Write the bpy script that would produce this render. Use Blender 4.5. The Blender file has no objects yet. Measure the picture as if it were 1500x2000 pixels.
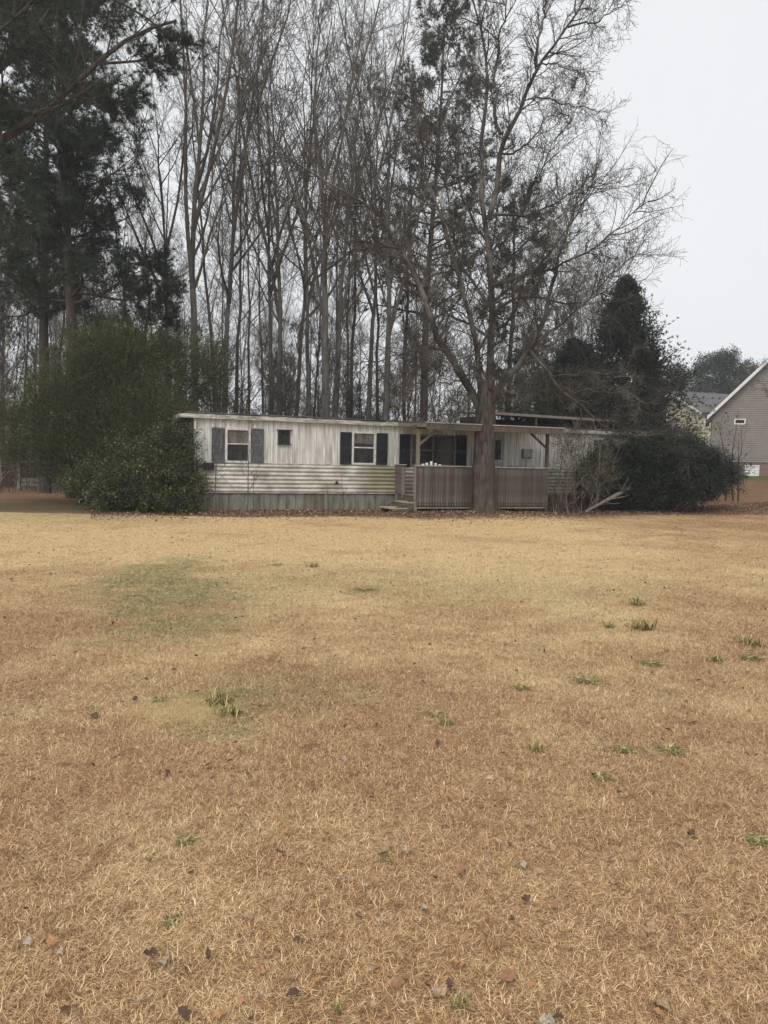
import bpy, math, random
import numpy as np
from mathutils import Matrix, Vector
random.seed(7); rng = np.random.default_rng(7)
C = bpy.context.scene
col = C.collection
R = math.radians

# ------------------------------------------------------------ camera
FPX = 1450.0; CAMH = 1.6; ROLL = 0.02
PITCH = math.atan((1000-907)/FPX)
Fw = np.array([0, math.cos(PITCH), -math.sin(PITCH)]); Rt = np.array([1., 0, 0]); Up = np.cross(Rt, Fw)
R2 = math.cos(ROLL)*Rt + math.sin(ROLL)*Up; U2 = math.cos(ROLL)*Up - math.sin(ROLL)*Rt
cam = bpy.data.cameras.new('camera'); co = bpy.data.objects.new('camera', cam); col.objects.link(co)
cam.sensor_fit = 'VERTICAL'; cam.sensor_height = 36; cam.lens = FPX/2000*36
cam.clip_start = 0.1; cam.clip_end = 3000
co.matrix_world = Matrix(((R2[0], U2[0], -Fw[0], 0), (R2[1], U2[1], -Fw[1], 0), (R2[2], U2[2], -Fw[2], CAMH), (0, 0, 0, 1)))
C.camera = co

# ------------------------------------------------------------ overcast sky, soft sun, exposure
SUN_EL, SUN_AZ = R(48), R(200)
w = bpy.data.worlds.new('World'); C.world = w; w.use_nodes = True
nt = w.node_tree; bg = nt.nodes['Background']
sky = nt.nodes.new('ShaderNodeTexSky'); sky.sky_type = 'NISHITA'; sky.sun_disc = False
sky.sun_elevation = SUN_EL; sky.sun_rotation = SUN_AZ; sky.dust_density = 3; sky.air_density = 1
hs = nt.nodes.new('ShaderNodeHueSaturation'); hs.inputs['Saturation'].default_value = 0.12
nt.links.new(sky.outputs[0], hs.inputs['Color'])
mx = nt.nodes.new('ShaderNodeMix'); mx.data_type = 'RGBA'; mx.inputs[0].default_value = 0.93
nt.links.new(hs.outputs[0], mx.inputs[6])
tcw = nt.nodes.new('ShaderNodeTexCoord'); nzw = nt.nodes.new('ShaderNodeTexNoise'); nzw.inputs['Scale'].default_value = 1.6; nzw.inputs['Detail'].default_value = 3
rpw = nt.nodes.new('ShaderNodeValToRGB'); rpw.color_ramp.elements[0].position = .25; rpw.color_ramp.elements[1].position = .75
rpw.color_ramp.elements[0].color = (5.75, 5.92, 6.08, 1); rpw.color_ramp.elements[1].color = (6.3, 6.42, 6.55, 1)
nt.links.new(tcw.outputs['Generated'], nzw.inputs['Vector']); nt.links.new(nzw.outputs[0], rpw.inputs[0]); nt.links.new(rpw.outputs[0], mx.inputs[7])
nt.links.new(mx.outputs[2], bg.inputs[0]); bg.inputs[1].default_value = 0.1
sl = bpy.data.lights.new('sun', 'SUN'); sl.energy = 1.5; sl.angle = R(40); sl.color = (1, .97, .92)
so = bpy.data.objects.new('sun', sl); col.objects.link(so)
sd = Vector((math.sin(SUN_AZ)*math.cos(SUN_EL), math.cos(SUN_AZ)*math.cos(SUN_EL), math.sin(SUN_EL)))
so.rotation_euler = (-sd).to_track_quat('-Z', 'Y').to_euler(); so.location = (0, 0, 40)
vs = C.view_settings; vs.view_transform = 'Standard'; vs.look = 'None'; vs.exposure = 0.58; vs.gamma = 1; vs.use_curve_mapping = False

# ------------------------------------------------------------ mapping photograph pixels to places
def ray(x, y):
    return Fw*FPX + R2*(x-750) - U2*(y-1000)
def P(x, y, D):                                   # point at distance D (world Y)
    d = ray(x, y); return np.array([0, 0, CAMH]) + d*(D/d[1])
def G(x, y, z=0.0):                               # point on the ground
    d = ray(x, y); return np.array([0, 0, CAMH]) + d*((z-CAMH)/d[2])
def sm(t):
    t = np.clip(t, 0, 1); return t*t*(3-2*t)
TREE = P(945, 1000, 24.4)
def gz(x, y):
    z = 1.35*sm((y-27)/16)*sm((x-6)/11) + 0.10*np.exp(-(((x-TREE[0])/3.2)**2+((y-TREE[1]+.3)/1.3)**2))
    return z + 0.02*np.sin(x*.7+1)*np.sin(y*.5) * sm((y-28)/6) + 2.0*sm((y-70)/200)

# ------------------------------------------------------------ mesh building
class Acc:
    def __init__(s): s.v = []; s.f = {}; s.n = 0; s.a = []
    def add(s, v, f, shade=None):
        v = np.asarray(v, float).reshape(-1, 3); f = np.asarray(f, int)
        s.f.setdefault(f.shape[1], []).append(f+s.n); s.v.append(v); s.n += len(v)
        s.a.append(np.zeros(len(v)) if shade is None else np.broadcast_to(shade, (len(v),)))
        return s
    def box(s, x0, x1, y0, y1, z0, z1):
        v = [(x, y, z) for z in (z0, z1) for y in (y0, y1) for x in (x0, x1)]
        return s.add(v, [(0, 2, 3, 1), (4, 5, 7, 6), (0, 1, 5, 4), (2, 6, 7, 3), (0, 4, 6, 2), (1, 3, 7, 5)])
    def beam(s, a, b, wx, wz, upv=(0, 0, 1)):
        a = np.array(a, float); b = np.array(b, float); t = b-a; t /= np.linalg.norm(t)
        u = np.array(upv, float)
        if abs(t@u) > .95: u = np.array([0, 1., 0])
        sx = np.cross(t, u); sx /= np.linalg.norm(sx); uz = np.cross(sx, t)
        v = [p+sx*i*wx/2+uz*j*wz/2 for p in (a, b) for j in (-1, 1) for i in (-1, 1)]
        return s.add(v, [(0, 1, 3, 2), (4, 6, 7, 5), (0, 4, 5, 1), (2, 3, 7, 6), (0, 2, 6, 4), (1, 5, 7, 3)])
    def prism(s, poly, y0, y1):                   # polygon in x,z pushed along y
        n = len(poly); v = [(p[0], y, p[1]) for y in (y0, y1) for p in poly]
        s.add(v, [tuple(range(n))]); s.f[n].append(np.array([tuple(range(2*n-1, n-1, -1))])+s.n-2*n)
        s.f.setdefault(4, []).append(np.array([(i+n, (i+1) % n+n, (i+1) % n, i) for i in range(n)])+s.n-2*n)
        return s
    def mesh(s, name, smooth=False):
        me = bpy.data.meshes.new(name); v = np.concatenate(s.v)
        loops = []; tot = []
        for k, l in s.f.items():
            f = np.concatenate(l); loops.append(f.ravel()); tot.append(np.full(len(f), k))
        loops = np.concatenate(loops); tot = np.concatenate(tot)
        me.vertices.add(len(v)); me.vertices.foreach_set('co', v.ravel().astype('f'))
        me.loops.add(len(loops)); me.loops.foreach_set('vertex_index', loops.astype('i'))
        me.polygons.add(len(tot)); me.polygons.foreach_set('loop_start', np.concatenate([[0], np.cumsum(tot)[:-1]]).astype('i'))
        try: me.polygons.foreach_set('loop_total', tot.astype('i'))
        except Exception: pass
        a = me.attributes.new('shade', 'FLOAT', 'POINT'); a.data.foreach_set('value', np.concatenate(s.a).astype('f'))
        me.polygons.foreach_set('use_smooth', np.full(len(tot), smooth))
        me.update(calc_edges=True); me.validate()
        return me

def tag(o, label=None, cat=None, group=None, kind=None):
    for k, v in (('label', label), ('category', cat), ('group', group), ('kind', kind)):
        if v: o[k] = v
    return o
def link(name, me, mat=None, parent=None, smooth=False):
    if isinstance(me, Acc): me = me.mesh(name, smooth)
    if mat is not None and not me.materials: me.materials.append(mat)
    o = bpy.data.objects.new(name, me); col.objects.link(o)
    if parent is not None: o.parent = parent
    return o
def empty(name, loc=(0, 0, 0), rz=0.0, **k):
    o = bpy.data.objects.new(name, None); col.objects.link(o); o.location = loc; o.rotation_euler = (0, 0, rz)
    o.empty_display_size = .2
    return tag(o, **k)
def copy_thing(o, loc, rz=0.0, scale=None, **k):
    r = o.copy(); col.objects.link(r); r.location = loc; r.rotation_euler = (0, 0, rz)
    if scale is not None: r.scale = scale
    for ch in [c for c in bpy.data.objects if c.parent == o]:
        c = ch.copy(); col.objects.link(c); c.parent = r
    return tag(r, **k)

# ------------------------------------------------------------ materials
def nmat(name):
    m = bpy.data.materials.new(name); m.use_nodes = True
    return m, m.node_tree, m.node_tree.nodes['Principled BSDF']
def noise(nt, vec, scale, detail=4, stretch=None, rough=.6):
    n = nt.nodes.new('ShaderNodeTexNoise'); n.inputs['Scale'].default_value = scale; n.inputs['Detail'].default_value = detail; n.inputs['Roughness'].default_value = rough
    if stretch:
        mp = nt.nodes.new('ShaderNodeMapping'); mp.inputs['Scale'].default_value = stretch; nt.links.new(vec, mp.inputs[0]); vec = mp.outputs[0]
    nt.links.new(vec, n.inputs['Vector']); return n.outputs[0]
def ramp(nt, fac, stops):
    r = nt.nodes.new('ShaderNodeValToRGB'); e = r.color_ramp.elements
    while len(e) < len(stops): e.new(.5)
    for i, (p, c) in enumerate(stops):
        e[i].position = p; e[i].color = (*c, 1) if len(c) == 3 else c
    nt.links.new(fac, r.inputs[0]); return r.outputs[0]
def mix(nt, fac, a, b, mode='MIX'):
    m = nt.nodes.new('ShaderNodeMix'); m.data_type = 'RGBA'; m.blend_type = mode; m.clamp_factor = True
    for s, v in ((0, fac), (6, a), (7, b)):
        if isinstance(v, (int, float)): m.inputs[s].default_value = v
        elif isinstance(v, tuple): m.inputs[s].default_value = (*v, 1)
        else: nt.links.new(v, m.inputs[s])
    return m.outputs[2]
def math_(nt, op, a, b=0.0, c=0.0, clamp=False):
    m = nt.nodes.new('ShaderNodeMath'); m.operation = op; m.use_clamp = clamp
    for s, v in ((0, a), (1, b), (2, c)):
        if isinstance(v, (int, float)): m.inputs[s].default_value = v
        else: nt.links.new(v, m.inputs[s])
    return m.outputs[0]
def ocoord(nt):
    return nt.nodes.new('ShaderNodeTexCoord').outputs['Object']
def wpos(nt):
    return nt.nodes.new('ShaderNodeNewGeometry').outputs['Position']
def attr(nt, name='shade'):
    a = nt.nodes.new('ShaderNodeAttribute'); a.attribute_name = name; return a.outputs['Fac']
def bump(nt, bs, h, strength=.4, dist=.01):
    b = nt.nodes.new('ShaderNodeBump'); b.inputs['Strength'].default_value = strength; b.inputs['Distance'].default_value = dist
    nt.links.new(h, b.inputs['Height']); nt.links.new(b.outputs[0], bs.inputs['Normal'])
def simple(name, c1, c2, scale=3, stretch=None, rough=.8, bmp=.3, spec=.3, world=True, lo=.35, hi=.65, bd=.01):
    m, nt, bs = nmat(name); v = wpos(nt) if world else ocoord(nt)
    n = noise(nt, v, scale, 5, stretch)
    nt.links.new(ramp(nt, n, [(lo, c1), (hi, c2)]), bs.inputs['Base Color'])
    bs.inputs['Roughness'].default_value = rough; bs.inputs['Specular IOR Level'].default_value = spec
    if bmp: bump(nt, bs, n, bmp, bd)
    return m
def leafmat(name, stops, rough=.5, spec=.4, patch=None, trans=0.0):
    m, nt, bs = nmat(name); a = attr(nt)
    c = ramp(nt, a, stops)
    if patch:
        n = noise(nt, wpos(nt), patch[0], 3); f = ramp(nt, n, [(.4, (0, 0, 0)), (.62, (1, 1, 1))]); c = mix(nt, f, c, patch[1], 'MULTIPLY')
    nt.links.new(c, bs.inputs['Base Color']); bs.inputs['Roughness'].default_value = rough; bs.inputs['Specular IOR Level'].default_value = spec
    return m

MB = {}
def bark(name, c1, c2, c3=None, sc=9):
    m, nt, bs = nmat(name); v = wpos(nt)
    n = noise(nt, v, sc, 6, (1, 1, .22)); n2 = noise(nt, v, 1.1, 4)
    c = ramp(nt, n, [(.32, c1), (.68, c2)])
    if c3: c = mix(nt, ramp(nt, n2, [(.5, (0, 0, 0)), (.66, (1, 1, 1))]), c, c3)
    nt.links.new(c, bs.inputs['Base Color']); bs.inputs['Roughness'].default_value = .9; bs.inputs['Specular IOR Level'].default_value = .15
    bump(nt, bs, n, .8, .03); return m
MB['forest'] = bark('bark_grey', (.05, .045, .04), (.155, .142, .128), (.10, .10, .085), 7)
MB['twig'] = bark('bark_twig', (.060, .050, .040), (.135, .115, .095), None, 5)
MB['big'] = bark('bark_maple', (.022, .017, .014), (.13, .108, .092), (.075, .07, .045), 13)
MB['bigtwig'] = bark('bark_maple_twig', (.034, .028, .023), (.098, .085, .074), (.18, .168, .145), 3)
MB['pine'] = bark('bark_pine', (.03, .024, .02), (.10, .08, .068), None, 7)
MB['pale'] = bark('bark_pale', (.16, .13, .11), (.36, .31, .26), None, 9)
MB['brush'] = leafmat('brush_stems', [(0, (.035, .028, .022)), (.5, (.085, .062, .048)), (1, (.13, .10, .08))], .9, .1)
MB['redbrush'] = leafmat('reddish_brush', [(0, (.05, .028, .02)), (.5, (.12, .058, .042)), (1, (.15, .10, .07))], .9, .1)
M_needle = leafmat('pine_needles', [(0, (.018, .027, .017)), (.6, (.038, .054, .034)), (1, (.075, .088, .052))], .6, .25)
M_feather = leafmat('feathery_leaves', [(0, (.040, .048, .018)), (.55, (.10, .112, .040)), (1, (.20, .195, .08))], .6, .2, (.35, (.8, .85, .75)))
M_broad = leafmat('glossy_leaves', [(0, (.016, .022, .008)), (.55, (.055, .065, .02)), (1, (.19, .19, .07))], .45, .4)
M_holly = leafmat('dark_holly_leaves', [(0, (.008, .014, .009)), (.6, (.017, .026, .015)), (1, (.04, .052, .026))], .5, .3)
M_cedar = leafmat('cedar_sprays', [(0, (.014, .022, .018)), (.6, (.032, .047, .037)), (1, (.075, .088, .065))], .7, .2)
M_olive = leafmat('olive_leaves', [(0, (.03, .036, .012)), (.6, (.07, .078, .028)), (1, (.13, .125, .05))], .6, .25)
M_far = leafmat('far_foliage', [(0, (.022, .028, .018)), (1, (.06, .068, .042))], .8, .1)

# ------------------------------------------------------------ growing branches
def nrm(a): return a/np.maximum(np.linalg.norm(a, axis=-1, keepdims=True), 1e-9)
def tubes(acc, pts, rad, S=4, shade=None):
    N, K, _ = pts.shape
    t = nrm(np.gradient(pts, axis=1)); mt = nrm(pts[:, -1]-pts[:, 0])
    ref = np.eye(3)[np.argmin(np.abs(mt), axis=1)][:, None, :]
    n1 = nrm(np.cross(t, ref)); n2 = np.cross(t, n1)
    a = np.arange(S)*2*np.pi/S
    v = pts[:, :, None, :]+rad[:, :, None, None]*(np.cos(a)[None, None, :, None]*n1[:, :, None, :]+np.sin(a)[None, None, :, None]*n2[:, :, None, :])
    i, k, s = np.meshgrid(np.arange(N), np.arange(K-1), np.arange(S), indexing='ij')
    b = (i*K+k)*S; s2 = (s+1) % S
    f = np.stack([b+s, b+s2, b+S+s2, b+S+s], -1).reshape(-1, 4)
    sh = None if shade is None else np.repeat(shade, K*S)
    acc.add(v, f, sh)
def grow(pp, pr, n, t0=.3, t1=1., ang=(25, 55), lf=.4, K=5, up=.05, wig=.12, rf=.55, rend=.3, rmin=.004, taper=.5, minlen=0, out=None, flat=0):
    N, KP, _ = pp.shape; idx = np.repeat(np.arange(N), n)
    t = t0+(t1-t0)*((np.tile(np.arange(n), N)+rng.random(N*n))/n)
    x = t*(KP-1); i0 = np.minimum(x.astype(int), KP-2); fr = (x-i0)[:, None]
    p = pp[idx, i0]*(1-fr)+pp[idx, i0+1]*fr; T = nrm(pp[idx, i0+1]-pp[idx, i0]); r = pr[idx, i0]*(1-fr[:, 0])+pr[idx, i0+1]*fr[:, 0]
    L = np.linalg.norm(np.diff(pp, axis=1), axis=2).sum(1)[idx]
    q = nrm(np.cross(T, rng.normal(size=(N*n, 3))))
    if out is not None: q = nrm(q+np.array(out))
    if flat: q[:, 2] *= (1-flat); q = nrm(q)
    a = np.radians(rng.uniform(*ang, N*n))[:, None]
    d = nrm(np.cos(a)*T+np.sin(a)*q)
    ln = np.maximum(L*lf*(1-taper*t)*rng.uniform(.55, 1.3, N*n), minlen)
    out_ = np.empty((N*n, K, 3)); out_[:, 0] = p
    for k in range(1, K):
        d = nrm(d+rng.normal(size=d.shape)*wig+np.array([0, 0, up])); p = p+d*(ln/(K-1))[:, None]; out_[:, k] = p
    r0 = np.maximum(np.minimum(r*rf, ln*.03), rmin*1.3)
    rr = r0[:, None]*(1-(1-rend)*np.linspace(0, 1, K)[None]); return out_, np.maximum(rr, rmin)
def resample(pts, K):
    pts = np.asarray(pts, float); d = np.r_[0, np.cumsum(np.linalg.norm(np.diff(pts, axis=0), axis=1))]
    t = np.linspace(0, d[-1], K); t1 = np.stack([np.interp(t, d, pts[:, i]) for i in range(3)], 1)
    for _ in range(2): t1[1:-1] = .25*t1[:-2]+.5*t1[1:-1]+.25*t1[2:]
    return t1
def leaves(acc, pos, dirs, ln, wd, droop=0.0, shade=None, fold=0, tri=False):
    """one pointed leaf (two triangles as a quad) at each position"""
    n = len(pos); d = nrm(dirs); s = nrm(np.cross(d, rng.normal(size=(n, 3))))
    ln = np.broadcast_to(ln, (n,))[:, None]; wd = np.broadcast_to(wd, (n,))[:, None]
    nn = np.cross(d, s)
    if tri:
        v = np.stack([pos-s*wd*.42, pos+s*wd*.42, pos+d*ln], 1); sh = rng.random(n) if shade is None else shade
        acc.add(v, np.arange(n*3).reshape(n, 3), np.repeat(sh, 3)); return
    v = np.stack([pos, pos+d*ln*.45+s*wd*.5+nn*fold*wd, pos+d*ln, pos+d*ln*.45-s*wd*.5+nn*fold*wd], 1)
    f = np.arange(n*4).reshape(n, 4)
    sh = rng.random(n) if shade is None else shade
    acc.add(v, f, np.repeat(sh, 4))
def tufts(acc, pos, dirs, m, ln, wd, spread=.8, shade=None):
    n = len(pos); p = np.repeat(pos, m, 0); d = nrm(np.repeat(nrm(dirs), m, 0)+rng.normal(size=(n*m, 3))*spread)
    s = nrm(np.cross(d, rng.normal(size=d.shape))); L = (ln*rng.uniform(.6, 1.15, n*m))[:, None]
    v = np.stack([p-s*wd/2, p+s*wd/2, p+d*L], 1)
    sh = np.repeat(rng.random(n) if shade is None else shade, m)*.7+rng.random(n*m)*.3
    acc.add(v, np.arange(n*m*3).reshape(-1, 3), np.repeat(sh, 3))
def bare_tree_meshes(H, r0, n1, seed, t0=.35, lf=.36, ang=(18, 42), fork=0, dens=1.0, twig=.006):
    global rng; rng = np.random.default_rng(seed)
    K = 16; z = np.linspace(0, H, K); wob = np.cumsum(rng.normal(size=(K, 2))*.17, 0)*(z/H)[:, None]
    tp = np.c_[wob, z][None]; tp[:, 0, 2] = -.3
    tr = (r0*np.maximum(1-.95*(z/H)**.72, .05))[None]; tr[0, 0] *= 1.3
    T = Acc(); tubes(T, tp, tr, 9)
    Cn = Acc(); src, srr = tp, tr
    if fork:
        fp, fr = grow(tp, tr, fork, .36, .62, (13, 27), .55, 12, .05, .05, .75, .15, .02, 0)
        tubes(Cn, fp, fr, 6); src = np.concatenate([fp, ])
        a, b = grow(fp, fr, max(6, n1//3), .2, 1, ang, .36, 7, .05, .10, .5, .2, .01, .6); tubes(Cn, a, b, 4)
        c, d = grow(a, b, 6, .2, 1, (25, 50), .42, 5, .05, .13, .5, .3, .007, .4); tubes(Cn, c, d, 3)
        e, f = grow(c, d, int(6*dens), .1, 1, (25, 55), .5, 4, .05, .15, .6, .5, twig, .3, .25); tubes(Cn, e, f, 3)
    a, b = grow(tp, tr, n1, t0, .98, ang, lf, 8, .06, .09, .5, .15, .012, .75)
    tubes(Cn, a, b, 5)
    c, d = grow(a, b, 7, .15, 1, (22, 50), .42, 6, .06, .12, .55, .25, .008, .4); tubes(Cn, c, d, 3)
    e, f = grow(c, d, int(5*dens), .15, 1, (25, 55), .5, 4, .06, .15, .6, .4, .007, .3, .3); tubes(Cn, e, f, 3)
    g, h = grow(e, f, int(4*dens), .1, 1, (25, 60), .55, 3, .04, .18, .7, .6, twig, .2, .2); tubes(Cn, g, h, 3)
    return T.mesh('trunk', True), Cn.mesh('crown', True)
def bare_tree(meshes, loc, scale, rz, lean=(0, 0), **k):
    e = empty('bare_tree', loc, rz, **k); e.scale = scale; e.rotation_euler = (lean[0], lean[1], rz)
    t = link('trunk', meshes[0], MB['forest'], e); c = link('crown', meshes[1], MB['twig'], e)
    return e
def pine_meshes(H, r0, n1, seed, t0=.3, lf=.25, tn=14, nl=.2, nw=.010, path=None, droop=-.01, sub=6, sub2=3, ends=2, sides=9, spread=.75, ang=(55, 85)):
    global rng; rng = np.random.default_rng(seed)
    K = 14; z = np.linspace(0, H, K)
    tp = (np.c_[np.cumsum(rng.normal(size=(K, 2))*.08, 0), z] if path is None else resample(path, K))[None]
    tr = (r0*(1-.88*np.linspace(0, 1, K)))[None]; T = Acc(); tubes(T, tp, tr, sides)
    B = Acc(); a, b = grow(tp, tr, n1, t0, .99, ang, lf, 7, .03, .12, .4, .2, .012, .5); tubes(B, a, b, 5)
    c, d = grow(a, b, sub, .3, 1, (30, 60), .4, 5, .05, .15, .5, .4, .008, .3, .5); tubes(B, c, d, 4)
    e, f = grow(c, d, sub2, .2, 1, (25, 55), .5, 3, .08, .15, .6, .5, .006, .2, .3); tubes(B, e, f, 3)
    N = Acc()
    for q in (e, c):
        for j in range(ends):
            ii = q.shape[1]-1-j; tufts(N, q[:, ii], q[:, ii]-q[:, ii-1]+np.array([0, 0, .05]), tn, nl, nw, spread)
    return T.mesh('trunk', True), B.mesh('branches', True), N.mesh('needles')
def pine(meshes, loc, rz=0, scale=(1, 1, 1), **k):
    e = empty('pine_tree', loc, rz, **k); e.scale = scale
    link('trunk', meshes[0], MB['pine'], e); b = link('branches', meshes[1], MB['pine'], e); link('needles', meshes[2], M_needle, e)
    return e
def lobe_points(lobes, n, shell=.55):
    vol = np.array([l[1][0]*l[1][1]*l[1][2] for l in lobes])**.8; idx = rng.choice(len(lobes), n, p=vol/vol.sum())
    c = np.array([l[0] for l in lobes])[idx]; r = np.array([l[1] for l in lobes])[idx]
    d = nrm(rng.normal(size=(n, 3))); u = rng.random(n)**.45
    bumpy = 1+.16*np.sin(d[:, 0]*5+idx)+.14*np.sin(d[:, 2]*6+d[:, 1]*4+2*idx)+.09*rng.normal(size=n)
    return c+d*r*(u*bumpy)[:, None], d
def bush(name, base, lobes, nclump, per, leaf, mat, stem_mat, nstem=20, clump_r=.28, spread=.7, up=.25, lw=.4, stem_r=.035, tri=True, zmin=.02, **k):
    """lobes in world coordinates; the foliage is many small sprays on twigs"""
    base = np.array(base, float); e = empty(name, tuple(base), **k)
    cp, cd = lobe_points(lobes, nclump); cp[:, 2] = np.maximum(cp[:, 2], zmin+rng.random(nclump)*.15)
    cd = nrm(cd+np.array([0, 0, up]))
    sh = np.clip(rng.normal(.45, .2, nclump), 0, 1)
    A = Acc(); S = Acc()
    tw = np.stack([cp, cp+cd*clump_r*.6, cp+cd*clump_r*1.2], 1); tubes(S, tw-base, np.tile([.006, .004, .003], (nclump, 1)), 3)
    pos = np.repeat(cp, per, 0)+np.repeat(cd, per, 0)*(rng.random(nclump*per)*clump_r*1.2)[:, None]+rng.normal(size=(nclump*per, 3))*clump_r*.3
    pos[:, 2] = np.maximum(pos[:, 2], zmin)
    dr = np.repeat(cd, per, 0)+rng.normal(size=pos.shape)*spread
    ls = leaf*rng.uniform(.6, 1.3, len(pos))
    leaves(A, pos-base, dr, ls, ls*lw, shade=np.clip(np.repeat(sh, per)+rng.normal(size=len(pos))*.15, 0, 1), fold=.15, tri=tri)
    # stems from the base to the lobes
    li = rng.integers(0, len(lobes), nstem); en = np.array([lobes[i][0] for i in li])+rng.normal(size=(nstem, 3))*.45*np.array([lobes[i][1] for i in li])
    st = base+rng.normal(size=(nstem, 3))*np.array([.5, .3, 0]); midp = st*.5+en*.5+rng.normal(size=(nstem, 3))*.25
    pts = np.stack([resample([a, b, c], 7) for a, b, c in zip(st, midp, en)]); rr = np.tile(np.linspace(stem_r, .008, 7), (nstem, 1)); tubes(S, pts-base, rr, 5)
    a, b = grow(pts, rr, 7, .3, 1, (20, 60), .4, 5, .05, .15, .5, .3, .005); tubes(S, a-base, b, 3)
    link('foliage', A, mat, e); link('stems', S, stem_mat, e, True)
    return e

# ============================================================ GROUND
def ell(nt, pos, cx, cy, rx, ry, soft=.5, nz=None, amp=.6):
    sx = nt.nodes.new('ShaderNodeSeparateXYZ'); nt.links.new(pos, sx.inputs[0])
    dx = math_(nt, 'MULTIPLY', math_(nt, 'SUBTRACT', sx.outputs[0], cx), 1/rx); dy = math_(nt, 'MULTIPLY', math_(nt, 'SUBTRACT', sx.outputs[1], cy), 1/ry)
    d = math_(nt, 'SQRT', math_(nt, 'ADD', math_(nt, 'MULTIPLY', dx, dx), math_(nt, 'MULTIPLY', dy, dy)))
    if nz is not None: d = math_(nt, 'ADD', d, math_(nt, 'MULTIPLY', math_(nt, 'SUBTRACT', nz, .5), amp*2))
    return math_(nt, 'MULTIPLY', math_(nt, 'SUBTRACT', 1+soft/2, d), 1/soft, clamp=True)
def lawn_colour(nt, pos, a):
    """dead lawn: straw, tan and rust by place, a few live patches; a = per-blade 0..1"""
    n1 = noise(nt, pos, .35, 4); n2 = noise(nt, pos, 1.7, 5); n3 = noise(nt, pos, 6, 4)
    straw = ramp(nt, a, [(0, (.24, .15, .07)), (.35, (.68, .49, .245)), (.8, (.90, .72, .42)), (1, (.93, .82, .57))])
    rust = ramp(nt, a, [(0, (.12, .062, .03)), (.4, (.385, .228, .112)), (.8, (.66, .445, .24)), (1, (.86, .67, .42))])
    sx = nt.nodes.new('ShaderNodeSeparateXYZ'); nt.links.new(pos, sx.inputs[0])
    # the lawn is cleaner straw in its middle, rustier where pine needles have fallen
    fy = math_(nt, 'MULTIPLY', math_(nt, 'SUBTRACT', sx.outputs[1], 4.5), 1/7., clamp=True)
    fx = math_(nt, 'MULTIPLY', math_(nt, 'SUBTRACT', sx.outputs[0], 3.0), 1/9., clamp=True)
    f = math_(nt, 'ADD', math_(nt, 'SUBTRACT', 1.0, fy), fx)
    f = math_(nt, 'ADD', f, math_(nt, 'MULTIPLY', math_(nt, 'SUBTRACT', n1, .5), 3.0)); f = math_(nt, 'ADD', f, math_(nt, 'MULTIPLY', math_(nt, 'SUBTRACT', n2, .5), 1.7), clamp=True)
    c = mix(nt, f, straw, rust)
    c = mix(nt, ramp(nt, n3, [(.55, (0, 0, 0)), (.75, (1, 1, 1))]), c, (.62, .56, .50), 'MULTIPLY')  # noise-placed dark patches paint the shading of low bumps
    green = ramp(nt, a, [(0, (.06, .07, .02)), (.5, (.17, .18, .065)), (1, (.48, .42, .20))])
    nz = n2; rag = ramp(nt, noise(nt, pos, 9, 5, None, .8), [(.40, (.15, .15, .15)), (.58, (1, 1, 1))])
    for (px, py, rx, ry, am) in ((308, 1120, .58, 1.7, .85), (335, 1172, .60, 1.2, .8), (345, 1226, .55, .6, .65), (430, 1378, .30, .4, .9), (400, 1150, 1.1, 1.2, .45),
                                 (712, 1153, .25, .35, .6), (560, 1345, .5, .5, .3), (760, 1125, 3.5, 1.2, .18), (60, 1010, 4.5, 1.6, .30), (1000, 1160, 1.6, .8, .25)):
        g = G(px, py); m = ell(nt, pos, float(g[0]), float(g[1]), rx, ry, .9, nz, 1.5)
        c = mix(nt, math_(nt, 'MULTIPLY', math_(nt, 'MULTIPLY', m, am), rag), c, green)
    g = G(368, 1385); c = mix(nt, math_(nt, 'MULTIPLY', ell(nt, pos, float(g[0]), float(g[1]), .30, .28, .6, n3, .5), .8), c, (.60, .44, .22))
    return c

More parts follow.
